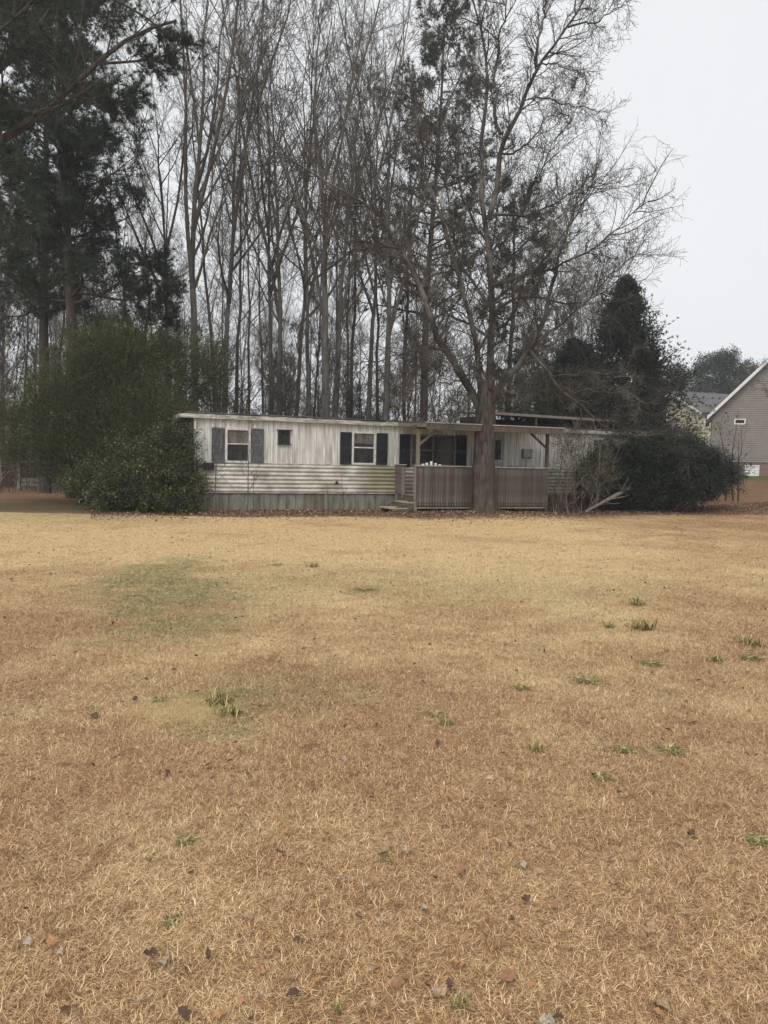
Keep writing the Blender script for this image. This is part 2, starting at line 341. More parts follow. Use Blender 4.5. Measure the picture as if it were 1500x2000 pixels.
def make_ground():
    t = np.linspace(-1, 1, 190); xs = np.sinh(t*4.2)/np.sinh(4.2)*170
    u = np.linspace(0, 1, 230); ys = -12+np.sinh(u*4.0)/np.sinh(4.0)*220
    X, Y = np.meshgrid(xs, ys); Z = gz(X, Y); nx = len(xs); ny = len(ys)
    v = np.stack([X, Y, Z], -1).reshape(-1, 3)
    i, j = np.meshgrid(np.arange(nx-1), np.arange(ny-1)); b = (j*nx+i).ravel(); f = np.stack([b, b+1, b+nx+1, b+nx], 1)
    m, nt, bs = nmat('ground_lawn'); pos = wpos(nt)
    a = noise(nt, pos, 60, 4, (1, 1, 1), .75); a = ramp(nt, a, [(.30, (0, 0, 0)), (.72, (1, 1, 1))])
    c = lawn_colour(nt, pos, a); c = mix(nt, .35, c, (.55, .47, .40), 'MULTIPLY')
    n2 = noise(nt, pos, 2.0, 5); nf = noise(nt, pos, 14, 4, None, .75); litter = ramp(nt, nf, [(.3, (.075, .040, .022)), (.5, (.20, .115, .065)), (.72, (.36, .24, .15))])
    sx = nt.nodes.new('ShaderNodeSeparateXYZ'); nt.links.new(pos, sx.inputs[0])
    # leaf litter before the trailer and everywhere beyond the line of its front
    line = math_(nt, 'SUBTRACT', sx.outputs[1], math_(nt, 'MULTIPLY', sx.outputs[0], .34))
    fl = math_(nt, 'MULTIPLY', math_(nt, 'SUBTRACT', math_(nt, 'ADD', line, math_(nt, 'MULTIPLY', math_(nt, 'SUBTRACT', n2, .5), 3.0)), 21.0), .7, clamp=True)
    c = mix(nt, fl, c, litter)
    # green strip beside the neighbour's house, dim moss by the big bushes
    h = P(1440, 930, 44); c = mix(nt, ell(nt, pos, float(h[0])+4, 42.5, 9.5, 4.2, .2, n2, .15), c, ramp(nt, nf, [(.3, (.05, .075, .02)), (.7, (.15, .17, .06))]))
    h = G(90, 1000); c = mix(nt, math_(nt, 'MULTIPLY', ell(nt, pos, float(h[0])-1, float(h[1])+2.2, 6, 2.0, .5, n2, .4), .75), c, ramp(nt, nf, [(.3, (.045, .05, .016)), (.7, (.15, .13, .06))]))
    nt.links.new(c, bs.inputs['Base Color']); bs.inputs['Roughness'].default_value = .95; bs.inputs['Specular IOR Level'].default_value = .1
    bump(nt, bs, a, .7, .02)
    tag(link('ground', Acc().add(v, f), m, None, True), kind='structure')
make_ground()

def make_grass():
    n = 9500; rad = .42
    r = rad*rng.random(n)**.66; th = rng.random(n)*6.283; p = np.c_[r*np.cos(th), r*np.sin(th), np.zeros(n)-.004]
    az = rng.random(n)*6.283; el = np.radians(rng.uniform(2, 60, n)); el = np.where(rng.random(n) < .82, el*.25, el*.8)
    d = np.c_[np.cos(az)*np.cos(el), np.sin(az)*np.cos(el), np.sin(el)]
    L = (.018+.06*rng.random(n)**1.6)[:, None]*.5; wv = rng.uniform(.0007, .0016, n)[:, None]
    s = nrm(np.cross(d, [0, 0, 1.])); tw = rng.normal(size=(n, 3))*.38
    p1 = p+d*L; d2 = nrm(d+tw+np.array([0, 0, -.25])); p2 = p1+d2*L*1.0; p2[:, 2] = np.maximum(p2[:, 2], .002)
    v = np.stack([p-s*wv, p+s*wv, p1+s*wv, p1-s*wv, p2], 1)
    A = Acc(); b = np.arange(n)[:, None]*5; sh = np.repeat(rng.random(n), 5)
    A.add(v, b+np.array([[0, 1, 2, 3]]), sh); A.f[3] = [b+np.array([[3, 2, 4]])]
    m, nt, bs = nmat('dead_grass_blades'); pos = wpos(nt)
    nt.links.new(lawn_colour(nt, pos, attr(nt)), bs.inputs['Base Color']); bs.inputs['Roughness'].default_value = .7; bs.inputs['Specular IOR Level'].default_value = .25
    o = link('dead_grass', A, m); tag(o, 'short dead straw-coloured lawn grass covering the whole yard', 'grass', kind='stuff')
    g = bpy.data.node_groups.new('scatter_grass', 'GeometryNodeTree')
    g.interface.new_socket('Geometry', in_out='INPUT', socket_type='NodeSocketGeometry'); g.interface.new_socket('Geometry', in_out='OUTPUT', socket_type='NodeSocketGeometry')
    N = g.nodes.new; gi = N('NodeGroupInput'); go = N('NodeGroupOutput')
    grid = N('GeometryNodeMeshGrid'); grid.inputs['Size X'].default_value = 40; grid.inputs['Size Y'].default_value = 29; grid.inputs['Vertices X'].default_value = 2; grid.inputs['Vertices Y'].default_value = 2
    tr = N('GeometryNodeTransform'); tr.inputs['Translation'].default_value = (2, 15.2, 0)
    dp = N('GeometryNodeDistributePointsOnFaces'); dp.distribute_method = 'POISSON'; dp.inputs['Distance Min'].default_value = .215; dp.inputs['Density Max'].default_value = 60
    io = N('GeometryNodeInstanceOnPoints')
    po = N('GeometryNodeInputPosition'); sp = N('ShaderNodeSeparateXYZ')
    def ma(op, a, b):
        q = N('ShaderNodeMath'); q.operation = op
        for i, x in enumerate((a, b)):
            if isinstance(x, (int, float)): q.inputs[i].default_value = x
            else: g.links.new(x, q.inputs[i])
        return q.outputs[0]
    g.links.new(po.outputs[0], sp.inputs[0])
    lim = ma('ADD', ma('MULTIPLY', ma('MAXIMUM', sp.outputs[0], -4.0), .35), 22.5); lim = ma('MINIMUM', lim, 27.5)
    sel = ma('LESS_THAN', sp.outputs[1], lim)
    vis = ma('LESS_THAN', ma('ABSOLUTE', sp.outputs[0], 0), ma('ADD', ma('MULTIPLY', sp.outputs[1], .62), 2.0))
    sel = ma('MULTIPLY', sel, vis)
    rr = N('FunctionNodeRandomValue'); rr.data_type = 'FLOAT_VECTOR'; rr.inputs[0].default_value = (-.010, -.010, 0); rr.inputs[1].default_value = (.010, .010, 6.283)
    rs = N('FunctionNodeRandomValue'); rs.data_type = 'FLOAT_VECTOR'; rs.inputs[0].default_value = (.72, .72, .5); rs.inputs[1].default_value = (.98, .98, 1.05)
    g.links.new(grid.outputs[0], tr.inputs[0]); g.links.new(tr.outputs[0], dp.inputs[0]); g.links.new(dp.outputs[0], io.inputs['Points'])
    g.links.new(gi.outputs[0], io.inputs['Instance']); g.links.new(sel, io.inputs['Selection']); g.links.new(rr.outputs[0], io.inputs['Rotation']); g.links.new(rs.outputs[0], io.inputs['Scale'])
    g.links.new(io.outputs[0], go.inputs[0])
    md = o.modifiers.new('scatter', 'NODES'); md.node_group = g
make_grass()

hz = bpy.data.materials.new('thin_haze'); hz.use_nodes = True; hz.node_tree.nodes.clear()
ho_ = hz.node_tree.nodes.new('ShaderNodeOutputMaterial'); hv = hz.node_tree.nodes.new('ShaderNodeVolumePrincipled')
hv.inputs['Color'].default_value = (.93, .95, 1, 1); hv.inputs['Density'].default_value = .0009; hz.node_tree.links.new(hv.outputs[0], ho_.inputs['Volume'])
tag(link('haze', Acc().box(-175, 175, -14, 212, -1.5, 40), hz), kind='stuff')
# ============================================================ TRAILER
A0 = P(380, 1000, 23.3); A0[2] = 0
TANG = math.atan2(5.7, 15.0); eu = np.array([math.cos(TANG), math.sin(TANG), 0]); ev = np.array([-math.sin(TANG), math.cos(TANG), 0])
def Wl(x, y, v=0.0):                               # pixel -> (u, z) on the plane parallel to the trailer front at depth v
    d = ray(x, y); o = np.array([0, 0, CAMH]); p0 = A0+ev*v
    t = ((p0-o)@ev)/(d@ev); q = o+d*t; return float((q-A0)@eu), float(q[2])
def TL(u, v, z=0.0): return A0+eu*u+ev*v+np.array([0, 0, z])

def metal(name, base, streak, green=None, horizontal=False):
    m, nt, bs = nmat(name); v = ocoord(nt)
    n1 = noise(nt, v, 3.0, 6, (.5, 1, .5) if horizontal else (5, 1, .30)); n2 = noise(nt, v, 1.2, 5); n3 = noise(nt, v, 22, 5, None, .8)
    c = mix(nt, ramp(nt, n1, [(.40, (0, 0, 0)), (.62, (1, 1, 1))]), base, streak)
    n4 = noise(nt, v, 5.0, 6, (.5, 1, 5)) if horizontal else noise(nt, v, 7.0, 6, (4, 1, .12)); c = mix(nt, ramp(nt, n4, [(.50, (0, 0, 0)), (.68, (.5, .5, .5))]), c, tuple(x*.5 for x in streak))
    c = mix(nt, ramp(nt, n2, [(.48, (0, 0, 0)), (.68, (.75, .75, .75))]), c, tuple(.55*a+.45*b for a, b in zip(base, streak)))
    c = mix(nt, ramp(nt, n3, [(.60, (0, 0, 0)), (.74, (.6, .6, .6))]), c, tuple(b*.45 for b in streak))
    if green:
        for (cu, cz, ru, rz_, am) in green:
            sx = nt.nodes.new('ShaderNodeSeparateXYZ'); nt.links.new(v, sx.inputs[0])
            du = math_(nt, 'MULTIPLY', math_(nt, 'ABSOLUTE', math_(nt, 'SUBTRACT', sx.outputs[0], cu)), 1/ru)
            f = math_(nt, 'MULTIPLY', math_(nt, 'SUBTRACT', 1.25, math_(nt, 'ADD', du, math_(nt, 'MULTIPLY', math_(nt, 'SUBTRACT', n1, .5), 1.4))), 1.6, clamp=True)
            c = mix(nt, math_(nt, 'MULTIPLY', f, am), c, (.23, .22, .10))
    nt.links.new(c, bs.inputs['Base Color']); bs.inputs['Roughness'].default_value = .5; bs.inputs['Specular IOR Level'].default_value = .35
    bump(nt, bs, n3, .15, .004); return m
ug = Wl(750, 940)[0]; ug2 = Wl(775, 940)[0]
M_upper = metal('weathered_white_metal', (.78, .77, .73), (.38, .37, .33))
M_lower = metal('weathered_lower_siding', (.70, .675, .61), (.33, .30, .25), horizontal=True, green=[(ug, .9, .75, .7, .75), (Wl(600, 940)[0], 1, 1.0, 1, .12)])
M_trim = simple('dirty_white_trim', (.20, .19, .16), (.62, .60, .55), 7, (.6, .6, 3), .6, .2, world=False)
M_whitetrim = simple('aluminium_frame', (.45, .44, .41), (.70, .69, .66), 9, None, .4, .1, world=False)
M_skirt = simple('weathered_skirting', (.12, .122, .095), (.25, .245, .20), 2.2, (3, 1, .6), .85, .4, world=True)
M_skirt2 = simple('weathered_skirting_brown', (.10, .085, .06), (.20, .175, .135), 2.5, (3, 1, .6), .85, .4, world=True)
M_roof = simple('dark_roof_coating', (.05, .048, .042), (.22, .20, .17), 4, (1, 1, 1), .8, .4)
M_black = simple('faded_black_paint', (.012, .012, .015), (.035, .036, .042), 6, (5, 1, .6), .5, .2, world=False)
M_grey_shutter = simple('peeling_grey_shutter', (.045, .045, .048), (.195, .19, .195), 9, (7, 1, .6), .8, .6, world=False, lo=.40, hi=.62)
M_inside = simple('dim_panelling', (.10, .075, .05), (.16, .12, .085), 3, None, .8, .1)
M_blind = simple('yellowed_blind', (.58, .53, .42), (.74, .70, .60), 6, (1, 1, 8), .8, .2, world=False)
M_dark = simple('dark_metal_and_shade', (.012, .012, .013), (.04, .04, .042), 8, None, .5, .2)  # dark metal parts; also stands for shade behind the skirt and in holes
def glass_mat():
    m = bpy.data.materials.new('dusty_glass'); m.use_nodes = True; nt = m.node_tree; bs = nt.nodes['Principled BSDF']
    bs.inputs['Base Color'].default_value = (.05, .05, .045, 1); bs.inputs['Roughness'].default_value = .12
    tr = nt.nodes.new('ShaderNodeBsdfTransparent'); ms = nt.nodes.new('ShaderNodeMixShader')
    n = noise(nt, ocoord(nt), 4, 5, (1, 1, .5)); f = ramp(nt, n, [(.3, (.12, .12, .12)), (.7, (.45, .45, .45))])
    nt.links.new(f, ms.inputs[0]); nt.links.new(tr.outputs[0], ms.inputs[1]); nt.links.new(bs.outputs[0], ms.inputs[2]); nt.links.new(ms.outputs[0], nt.nodes['Material Output'].inputs[0]); return m
M_glass = glass_mat()
def wood(name, c1, c2, sc=5, st=(8, 8, .6)):
    return simple(name, c1, c2, sc, st, .85, .5, world=False, lo=.3, hi=.7)
M_wood = wood('weathered_grey_boards', (.060, .050, .039), (.185, .158, .127))
M_wood_b = wood('weathered_brown_boards', (.048, .039, .030), (.150, .124, .098))
M_wood_c = wood('pale_weathered_boards', (.16, .135, .10), (.31, .27, .215))
M_woodlt = simple('bleached_and_lit_top_wood', (.33, .30, .25), (.52, .49, .43), 6, (.5, 6, 6), .8, .3, world=False)  # bleached drip edge; on the rail caps the pale colour paints lit tops
M_stepdark = simple('mossy_shaded_step_side', (.06, .052, .032), (.15, .13, .085), 5, (1, 4, 4), .85, .4, world=False)  # darker copy of the step wood, painting shade onto risers and stringers
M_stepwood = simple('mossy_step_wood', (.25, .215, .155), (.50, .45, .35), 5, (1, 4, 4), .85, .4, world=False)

LEN = 18.9; DEP = 3.65; ZS = .62; ZB = 1.545; ZT = 2.95
T = empty('mobile_home', tuple(A0), TANG, label='long white weathered single-wide mobile home with flat roof and black shutters', cat='mobile home')
# openings (u0,u1,z0,z1)
def opn(x0, x1, y0, y1):
    a = Wl(x0, (y0+y1)/2)[0]; b = Wl(x1, (y0+y1)/2)[0]; zt = Wl((x0+x1)/2, y0)[1]; zb = Wl((x0+x1)/2, y1)[1]; return a, b, zb, zt
O1 = opn(441, 487, 838, 902); O2 = opn(545, 564, 843, 865); O3 = opn(688, 732, 845, 906); O4 = opn(802, 888, 851, 912); O5 = opn(966, 984, 851, 912); O6 = opn(1156, 1180, 858, 886)
O4 = (O4[0], O4[1], ZB+.06, O4[3]); O5 = (O5[0]-.30, O5[1]+.02, .78, O5[3])
openings = sorted([O1, O2, O3, O4, O5, O6])
def ribbed(u0, u1, z0, z1, pitch=.082, dep=.014):
    n = max(1, int(round((u1-u0)/pitch))); p = (u1-u0)/n; us = []; vs_ = []
    for i in range(n):
        us += [u0+p*i, u0+p*(i+.50), u0+p*(i+.60), u0+p*(i+.90)]; vs_ += [0, 0, dep, dep]
    us.append(u1); vs_.append(0)
    k = len(us); v = [(a, b, z) for z in (z0, z1) for a, b in zip(us, vs_)]
    return Acc().add(v, [(i, i+1, i+1+k, i+k) for i in range(k-1)])
cut = 0.0
edges = [0.0]
for o in openings: edges += [o[0], o[1]]
edges.append(LEN)
rr_ = random.Random(3)
for i in range(len(edges)-1):
    a, b = edges[i], edges[i+1]
    if i % 2 == 0:
        n = max(1, round((b-a)/.82)); s = (b-a)/n
        for k in range(n):
            dz = rr_.uniform(-.003, .003)
            pnl = link('siding_panel', ribbed(a+k*s+.002, a+(k+1)*s-.002, ZB+.004, ZT), M_upper, T); pnl.location = (0, dz, 0)
    else:
        o = openings[i//2]
        link('siding_panel', ribbed(a+.002, b-.002, o[3], ZT), M_upper, T)
        if o[2] > ZB+.05: link('siding_panel', ribbed(a+.002, b-.002, ZB+.004, o[2]), M_upper, T)
# lower courses, each a rolled horizontal rib; broken at the door
nc = 7; ch = (ZB-ZS)/nc
def course(u0, u1, z0):
    A = Acc(); prof = [(0.0, 0), (-.032, .22), (-.036, .42), (-.024, .70), (.006, .86), (.006, 1)]
    k = int(max(2, (u1-u0)/.8)); us = np.linspace(u0, u1, k)
    v = [(u, p+rr_.uniform(-.003, .003), z0+q*ch) for p, q in prof for u in us]
    f = [(j*k+i, j*k+i+1, (j+1)*k+i+1, (j+1)*k+i) for j in range(len(prof)-1) for i in range(k-1)]
    return A.add(v, f)
for j in range(nc):
    for (a, b) in ((0, O5[0]), (O5[1], LEN)):
        cuts = [a]+[x for x in (3.66, 7.3, 11.0, 14.6) if a < x < b]+[b]
        for c0, c1 in zip(cuts[:-1], cuts[1:]): link('siding_course', course(c0+.002, c1-.002, ZS+j*ch), M_lower, T, True)
link('belt_trim', Acc().box(0, O5[0]-.02, -.018, -.004, ZB-.012, ZB+.02).box(O5[1]+.02, LEN, -.018, -.004, ZB-.012, ZB+.02), M_trim, T)
link('base_trim', Acc().box(0, LEN, -.03, .0, ZS-.03, ZS-.003), M_trim, T)
# end wall, back wall, floor, inner partition
link('end_wall', Acc().box(-.012, .03, .02, .55, ZS, ZT).box(-.012, .03, 2.95, DEP, ZS, ZT).box(-.012, .03, .55, 2.95, ZS, 1.62).box(-.012, .03, .55, 2.95, 2.55, ZT), M_upper, T)
link('corner_trim', Acc().box(-.03, .035, -.035, .012, ZS, ZT), M_whitetrim, T)
link('end_wall', Acc().box(LEN-.03, LEN+.012, .02, DEP, ZS, ZT), M_upper, T)
link('back_wall', Acc().box(0, LEN, DEP-.03, DEP+.01, ZS, ZT), M_upper, T)
link('floor', Acc().box(.04, LEN-.04, .03, DEP-.04, ZS-.02, ZS+.06), M_inside, T)
link('ceiling', Acc().box(.04, LEN-.04, .03, DEP-.04, 2.86, 2.90), M_inside, T)
for u in (3.6, 5.2, 6.4, 9.0, 13.5): link('partition', Acc().box(u, u+.08, .04, DEP-.04, ZS+.07, 2.85), M_inside, T)
# roof and fascia
link('roof', Acc().box(-.45, LEN+.2, -.10, DEP+.1, ZT+.10, ZT+.135), M_roof, T)
fa = Acc(); us = np.linspace(-.48, LEN+.2, 24)
for a, b in zip(us[:-1], us[1:]):
    dz = rr_.uniform(-.012, .012); fa.box(a, b-.004, -.135, -.102, ZT-.03+dz, ZT+.10+dz)
fa.box(-.48, -.452, -.10, DEP+.1, ZT-.02, ZT+.10)
link('fascia', fa, M_trim, T)
link('drip_edge', Acc().box(-.50, LEN+.22, -.155, -.10, ZT+.136, ZT+.160), M_roof, T)
link('soffit', Acc().box(-.44, LEN+.19, -.10, DEP, ZT+.002, ZT+.03), M_trim, T)
# windows
def window(o, bars=(), rail=.5, blind=None, shade=M_whitetrim, name='window'):
    a, b, z0, z1 = o; f = .045
    A = Acc().box(a-.03, a+f, -.045, .03, z0-.03, z1+.03).box(b-f, b+.03, -.045, .03, z0-.03, z1+.03).box(a+f, b-f, -.045, .03, z1-f+.01, z1+.03).box(a+f, b-f, -.045, .03, z0-.03, z0+f-.01)
    w_ = link('window', A, shade, T)
    zr = z0+(z1-z0)*rail
    link('sash_bar', Acc().box(a+f, b-f, -.03, .01, zr-.02, zr+.02), shade, w_)
    for x in bars: link('sash_bar', Acc().box(x-.03, x+.03, -.04, .02, z0+f, z1-f), shade, w_)
    xs = [a+f]+[q for x in bars for q in (x-.03, x+.03)]+[b-f]
    for x0, x1 in zip(xs[0::2], xs[1::2]):
        link('pane', Acc().box(x0, x1, .004, .008, zr+.02, z1-f), M_glass, w_); link('pane', Acc().box(x0, x1, -.012, -.008, z0+f-.01, zr-.02), M_glass, w_)
    if blind:
        B = Acc(); zz = z1-f-.01; k = 0
        while zz > z1-(z1-z0)*blind:
            tl = rr_.uniform(-.008, .008); sg = .07*k/20
            B.add([(a+.05, .020, zz+tl), (b-.05, .020, zz-tl-sg), (b-.05, .034, zz-.031-tl-sg), (a+.05, .034, zz-.031+tl)], [(0, 1, 2, 3)]); zz -= .033; k += 1
        link('blind', B, M_blind, w_)
    return w_
window(O1, blind=.40, rail=.55); window(O3, blind=.33, rail=.52)
bar1 = Wl(818.5, 880)[0]; bar2 = Wl(845, 880)[0]
M_bronze = simple('brown_window_frame', (.13, .105, .085), (.24, .20, .165), 8, None, .6, .1)
M_curtain = simple('brown_curtain', (.10, .068, .045), (.20, .145, .10), 6, (8, 1, .5), .9, .2, world=False)
w4 = window(O4, (bar1, bar2), .5, None, shade=M_bronze); link('curtain', Acc().box(O4[0]+.05, O4[1]-.05, .10, .11, O4[2]+.03, O4[3]-.03), M_curtain, w4); window(O6, rail=.5)
sw = window(O2, rail=.5, shade=M_dark)
link('window_hood', Acc().box(O2[0]-.10, O2[1]+.10, -.10, -.046, O2[3]+.02, O2[3]+.06), M_dark, sw); link('sill', Acc().box(O2[0]-.08, O2[1]+.08, -.08, -.046, O2[2]-.06, O2[2]-.03), M_dark, sw)
# end window
e_ = link('window', Acc().box(-.04, .03, .50, .56, 1.60, 2.57).box(-.04, .03, 2.94, 3.0, 1.60, 2.57).box(-.04, .03, .56, 2.94, 2.52, 2.57).box(-.04, .03, .56, 2.94, 1.60, 1.65), M_trim, T)
link('sash_bar', Acc().box(-.035, .02, .56, 2.94, 2.04, 2.08).box(-.035, .02, 1.70, 1.76, 1.65, 2.52), M_trim, e_)
link('pane', Acc().box(-.005, -.001, .57, 2.93, 1.66, 2.51), M_glass, e_)
# door with a window in the upper half
D_ = link('door', Acc().box(O5[0]+.05, O5[1]-.05, .0, .04, .80, 1.85).box(O5[0]+.05, O5[0]+.14, .0, .04, 1.85, O5[3]-.05).box(O5[1]-.14, O5[1]-.05, .0, .04, 1.85, O5[3]-.05).box(O5[0]+.14, O5[1]-.14, .0, .04, O5[3]-.15, O5[3]-.05), M_trim, T)
link('pane', Acc().box(O5[0]+.14, O5[1]-.14, .018, .022, 1.85, O5[3]-.15), M_glass, D_)
link('handle', Acc().box(O5[1]-.12, O5[1]-.08, -.05, 0, 1.55, 1.62), M_dark, D_)
link('door_frame', Acc().box(O5[0], O5[0]+.045, -.04, .03, .79, O5[3]).box(O5[1]-.045, O5[1], -.04, .03, .79, O5[3]).box(O5[0]+.045, O5[1]-.045, -.04, .03, O5[3]-.04, O5[3]), M_whitetrim, T)
# shutters: louvred
def shutter(x0, x1, y0, y1, mat, label, tilt=0, slats=True):
    a, b, z0, z1 = opn(x0, x1, y0, y1); A = Acc(); f = .035; y_ = -.055
    A.box(a, a+f, y_, -.022, z0, z1).box(b-f, b, y_, -.022, z0, z1).box(a+f, b-f, y_, -.022, z0, z0+f*1.6).box(a+f, b-f, y_, -.022, z1-f*1.6, z1)
    A.box(a+f, b-f, y_+.004, -.022, (z0+z1)/2-.03, (z0+z1)/2+.03)
    s = link('shutter', A, mat, T); s['label'] = label
    n = 15
    for (p0, p1) in ((z0+f*1.6, (z0+z1)/2-.03), ((z0+z1)/2+.03, z1-f*1.6)):
        dz = (p1-p0)/n; L = Acc()
        for k in range(n):
            z = p0+k*dz; L.add([(a+f, -.048, z), (b-f, -.048, z), (b-f, -.028, z+dz*1.2), (a+f, -.028, z+dz*1.2)], [(0, 1, 2, 3)])
        o = link('louvres', L, mat, s); o['kind'] = 'stuff'
    return s
shutter(413, 439, 835, 903, M_grey_shutter, 'peeling grey shutter left of the leftmost window')
shutter(490, 514.5, 837, 903.5, M_grey_shutter, 'peeling grey shutter right of the leftmost window')
shutter(664, 686, 844, 907, M_black, 'black shutter left of the middle window'); shutter(735, 756, 846, 908, M_black, 'black shutter right of the middle window')
shutter(779.5, 800, 848, 912, M_black, 'black shutter left of the porch window'); shutter(889.5, 910, 850, 914, M_black, 'black shutter right of the porch window')
# skirt panels
PU0 = Wl(772, 966)[0]; u = 0.0; k = 0
while u < LEN:
    wd = rr_.uniform(.27, .40); lean = rr_.uniform(-.012, .012)
    A = Acc(); z1 = ZS-.035; d0 = rr_.uniform(.0, .02)
    A.add([(u+.008, d0, -.05), (u+wd-.004, d0+rr_.uniform(-.006, .006), -.05), (u+wd-.004+lean*.3, d0+.01, z1), (u+.008+lean*.3, d0+.01, z1),
           (u+.008, d0+.014, -.05), (u+wd-.004, d0+.014, -.05), (u+wd-.004, d0+.024, z1), (u+.008, d0+.024, z1)],
          [(0, 1, 2, 3), (4, 7, 6, 5), (0, 3, 7, 4), (1, 5, 6, 2), (3, 2, 6, 7)])
    if PU0 < u < PU0+4.7: u += wd; k += 1; continue
    o = link('skirt_panel', A, M_skirt2 if k in (11, 12, 24) or rr_.random() < .12 else M_skirt, T); u += wd; k += 1
link('skirt_shade_backing', Acc().box(.02, LEN-.02, .07, .09, -.02, ZS-.04).box(.0, .03, .09, DEP, -.02, ZS-.04), M_dark, T)  # near-black sheet paints the shade behind the panels and under the porch
# roof vents, vent box, pipe hole, meter box
def cyl(cx, cy, z0, z1, r0, r1, n=14):
    a = np.arange(n)*2*np.pi/n; v = [(cx+r*math.cos(t), cy+r*math.sin(t), z) for z, r in ((z0, r0), (z1, r1)) for t in a]
    A = Acc().add(v, [(i, (i+1) % n, (i+1) % n+n, i+n) for i in range(n)]); A.f[n] = [np.array([list(range(n, 2*n))])+A.n-2*n]; return A
uv_ = Wl(700, 815, 1.2)[0]
V = link('roof_vent', cyl(uv_, 1.2, ZT+.135, ZT+.24, .13, .13), M_dark, T)
link('vent_cap', cyl(uv_, 1.2, ZT+.25, ZT+.29, .19, .19).add(*(lambda A: (A.v[0], A.f[4][0]))(cyl(uv_, 1.2, ZT+.31, ZT+.35, .19, .17))), M_dark, V)
cp_ = cyl(uv_, 1.2, ZT+.36, ZT+.44, .16, .06); link('vent_cap', cp_, M_dark, V)
uv2 = Wl(557, 812, .8)[0]; link('roof_vent', cyl(uv2, .8, ZT+.135, ZT+.20, .06, .09), M_whitetrim, T)
a, b, z0, z1 = opn(396, 417, 904, 917); vb = link('air_conditioner', Acc().box(a, b, -.16, -.035, z0, z1), M_dark, T)
link('grille', (lambda A: [A.box(a+.02, b-.02, -.168, -.161, z, z+.008) for z in np.arange(z0+.02, z1-.02, .022)][-1])(Acc()), M_dark, vb)
uu, zz = Wl(657, 943); hp = cyl(0, 0, 0, .03, .055, .055, 12); ho = link('pipe_hole_dark', hp, M_dark, T); ho.location = (uu, -.035, zz); ho.rotation_euler = (R(90), 0, 0)  # near-black disc paints the dark inside of the pipe hole
a, b, z0, z1 = opn(1020, 1037, 878, 894); mb_ = link('meter_box', Acc().box(a, b, -.12, -.012, z0, z1), simple('grey_enamel', (.24, .24, .23), (.36, .36, .34), 6, None, .5, .1), T); link('lid', Acc().box(a-.012, b+.012, -.14, -.004, z1+.002, z1+.03), M_whitetrim, mb_); link('dark_outline', Acc().box(a-.02, b+.02, -.010, -.003, z0-.03, z1-.002), M_dark, mb_)  # near-black plate draws a dark outline round and below the box
link('conduit', Acc().box((a+b)/2-.02, (a+b)/2+.02, -.05, -.002, ZB, z0), M_whitetrim, T)

# ============================================================ PORCH
PU = Wl(772, 966)[0]; PW = 1.8; PLN = 4.98; DZ = .62
PO = TL(PU, -PW)
PB = empty('wooden_porch', (PO[0], PO[1], 0), TANG, label='weathered grey wooden porch with solid picket railing and flat roof before the mobile home', cat='porch')
# local: x along, y towards the wall (0 = front, PW = wall)
nb = 13; bw = (PW-.05)/nb
for i in range(nb): link('deck_board', Acc().box(-.03, PLN+.03, .02+i*bw, .02+(i+1)*bw-.008, DZ-.03, DZ+rr_.uniform(-.003, .003)), M_wood_c, PB)
link('joist', Acc().box(.0, PLN, .05, .09, DZ-.20, DZ-.032), M_wood, PB); link('joist', Acc().box(.0, PLN, PW-.15, PW-.11, DZ-.20, DZ-.032), M_wood, PB)
link('joist', Acc().box(.0, .04, .09, PW-.15, DZ-.20, DZ-.032), M_wood, PB); link('joist', Acc().box(PLN-.04, PLN, .09, PW-.15, DZ-.20, DZ-.032), M_wood, PB)
RT = 1.57; ZR = 2.86
for (x, y, z1) in ((.0, .0, RT-.02), (PLN/2, .0, DZ), (PLN-.05, .0, ZR-.10), (.06, .0, ZR-.1)):
    zb = -.05
    if x == .06: zb = RT
    link('post', Acc().box(x-.05, x+.05, y, y+.09, zb, z1), M_wood_c if x < .1 else M_wood_b, PB)
link('post', Acc().box(-.05, .05, PW-.20, PW-.11, -.05, DZ-.03).box(-.05, .05, PW-.75, PW-.66, -.05, RT-.02), M_wood_c, PB)
# pickets: narrow boards with pointed feet and a round notch between neighbours
def picket_mesh(h, wd=.094, flip=1):
    z = 0; p = [(.012, .0+.0), (wd/2, -.055), (wd-.012, .0), (wd-.002, .03), (wd-.020, .05), (wd-.020, .085), (wd-.002, .105), (wd-.002, h), (.002, h), (.002, .105), (.020, .085), (.020, .05), (.002, .03)]
    return Acc().prism(p, -.022, -.003)
PZ = .29; npk = int(PLN/.096); pw = PLN/npk
pms = [picket_mesh(RT-PZ-.02-.006*i, pw-.002).mesh('picket') for i in range(3)]
M_wood_d = wood('silvery_boards', (.075, .066, .054), (.21, .19, .16))
pmats = [M_wood, M_wood_b, M_wood_d, M_wood, M_wood_b]
pm_all = {}
for i in range(npk):
    mi = rr_.randrange(3); ma = rr_.choices(range(5), [4, 4, 1, 3, 3])[0]
    if (mi, ma) not in pm_all:
        q = pms[mi].copy(); q.materials.append(pmats[ma]); pm_all[(mi, ma)] = q
    o = link('picket', pm_all[(mi, ma)], None, PB); o.location = (i*pw, rr_.uniform(-.004, .0), PZ+rr_.uniform(-.004, .004)); o.rotation_euler = (0, R(rr_.uniform(-.25, .25)), 0)
link('lower_rail', Acc().box(.05, PLN-.10, -.045, -.024, PZ-.10, PZ-.055), M_wood_c, PB)
link('rail_cap', Acc().box(-.02, PLN+.04, -.06, .11, RT-.0, RT+.03), M_woodlt, PB)
link('rail', Acc().box(.05, PLN-.10, .0, .04, RT-.12, RT-.03), M_wood, PB)
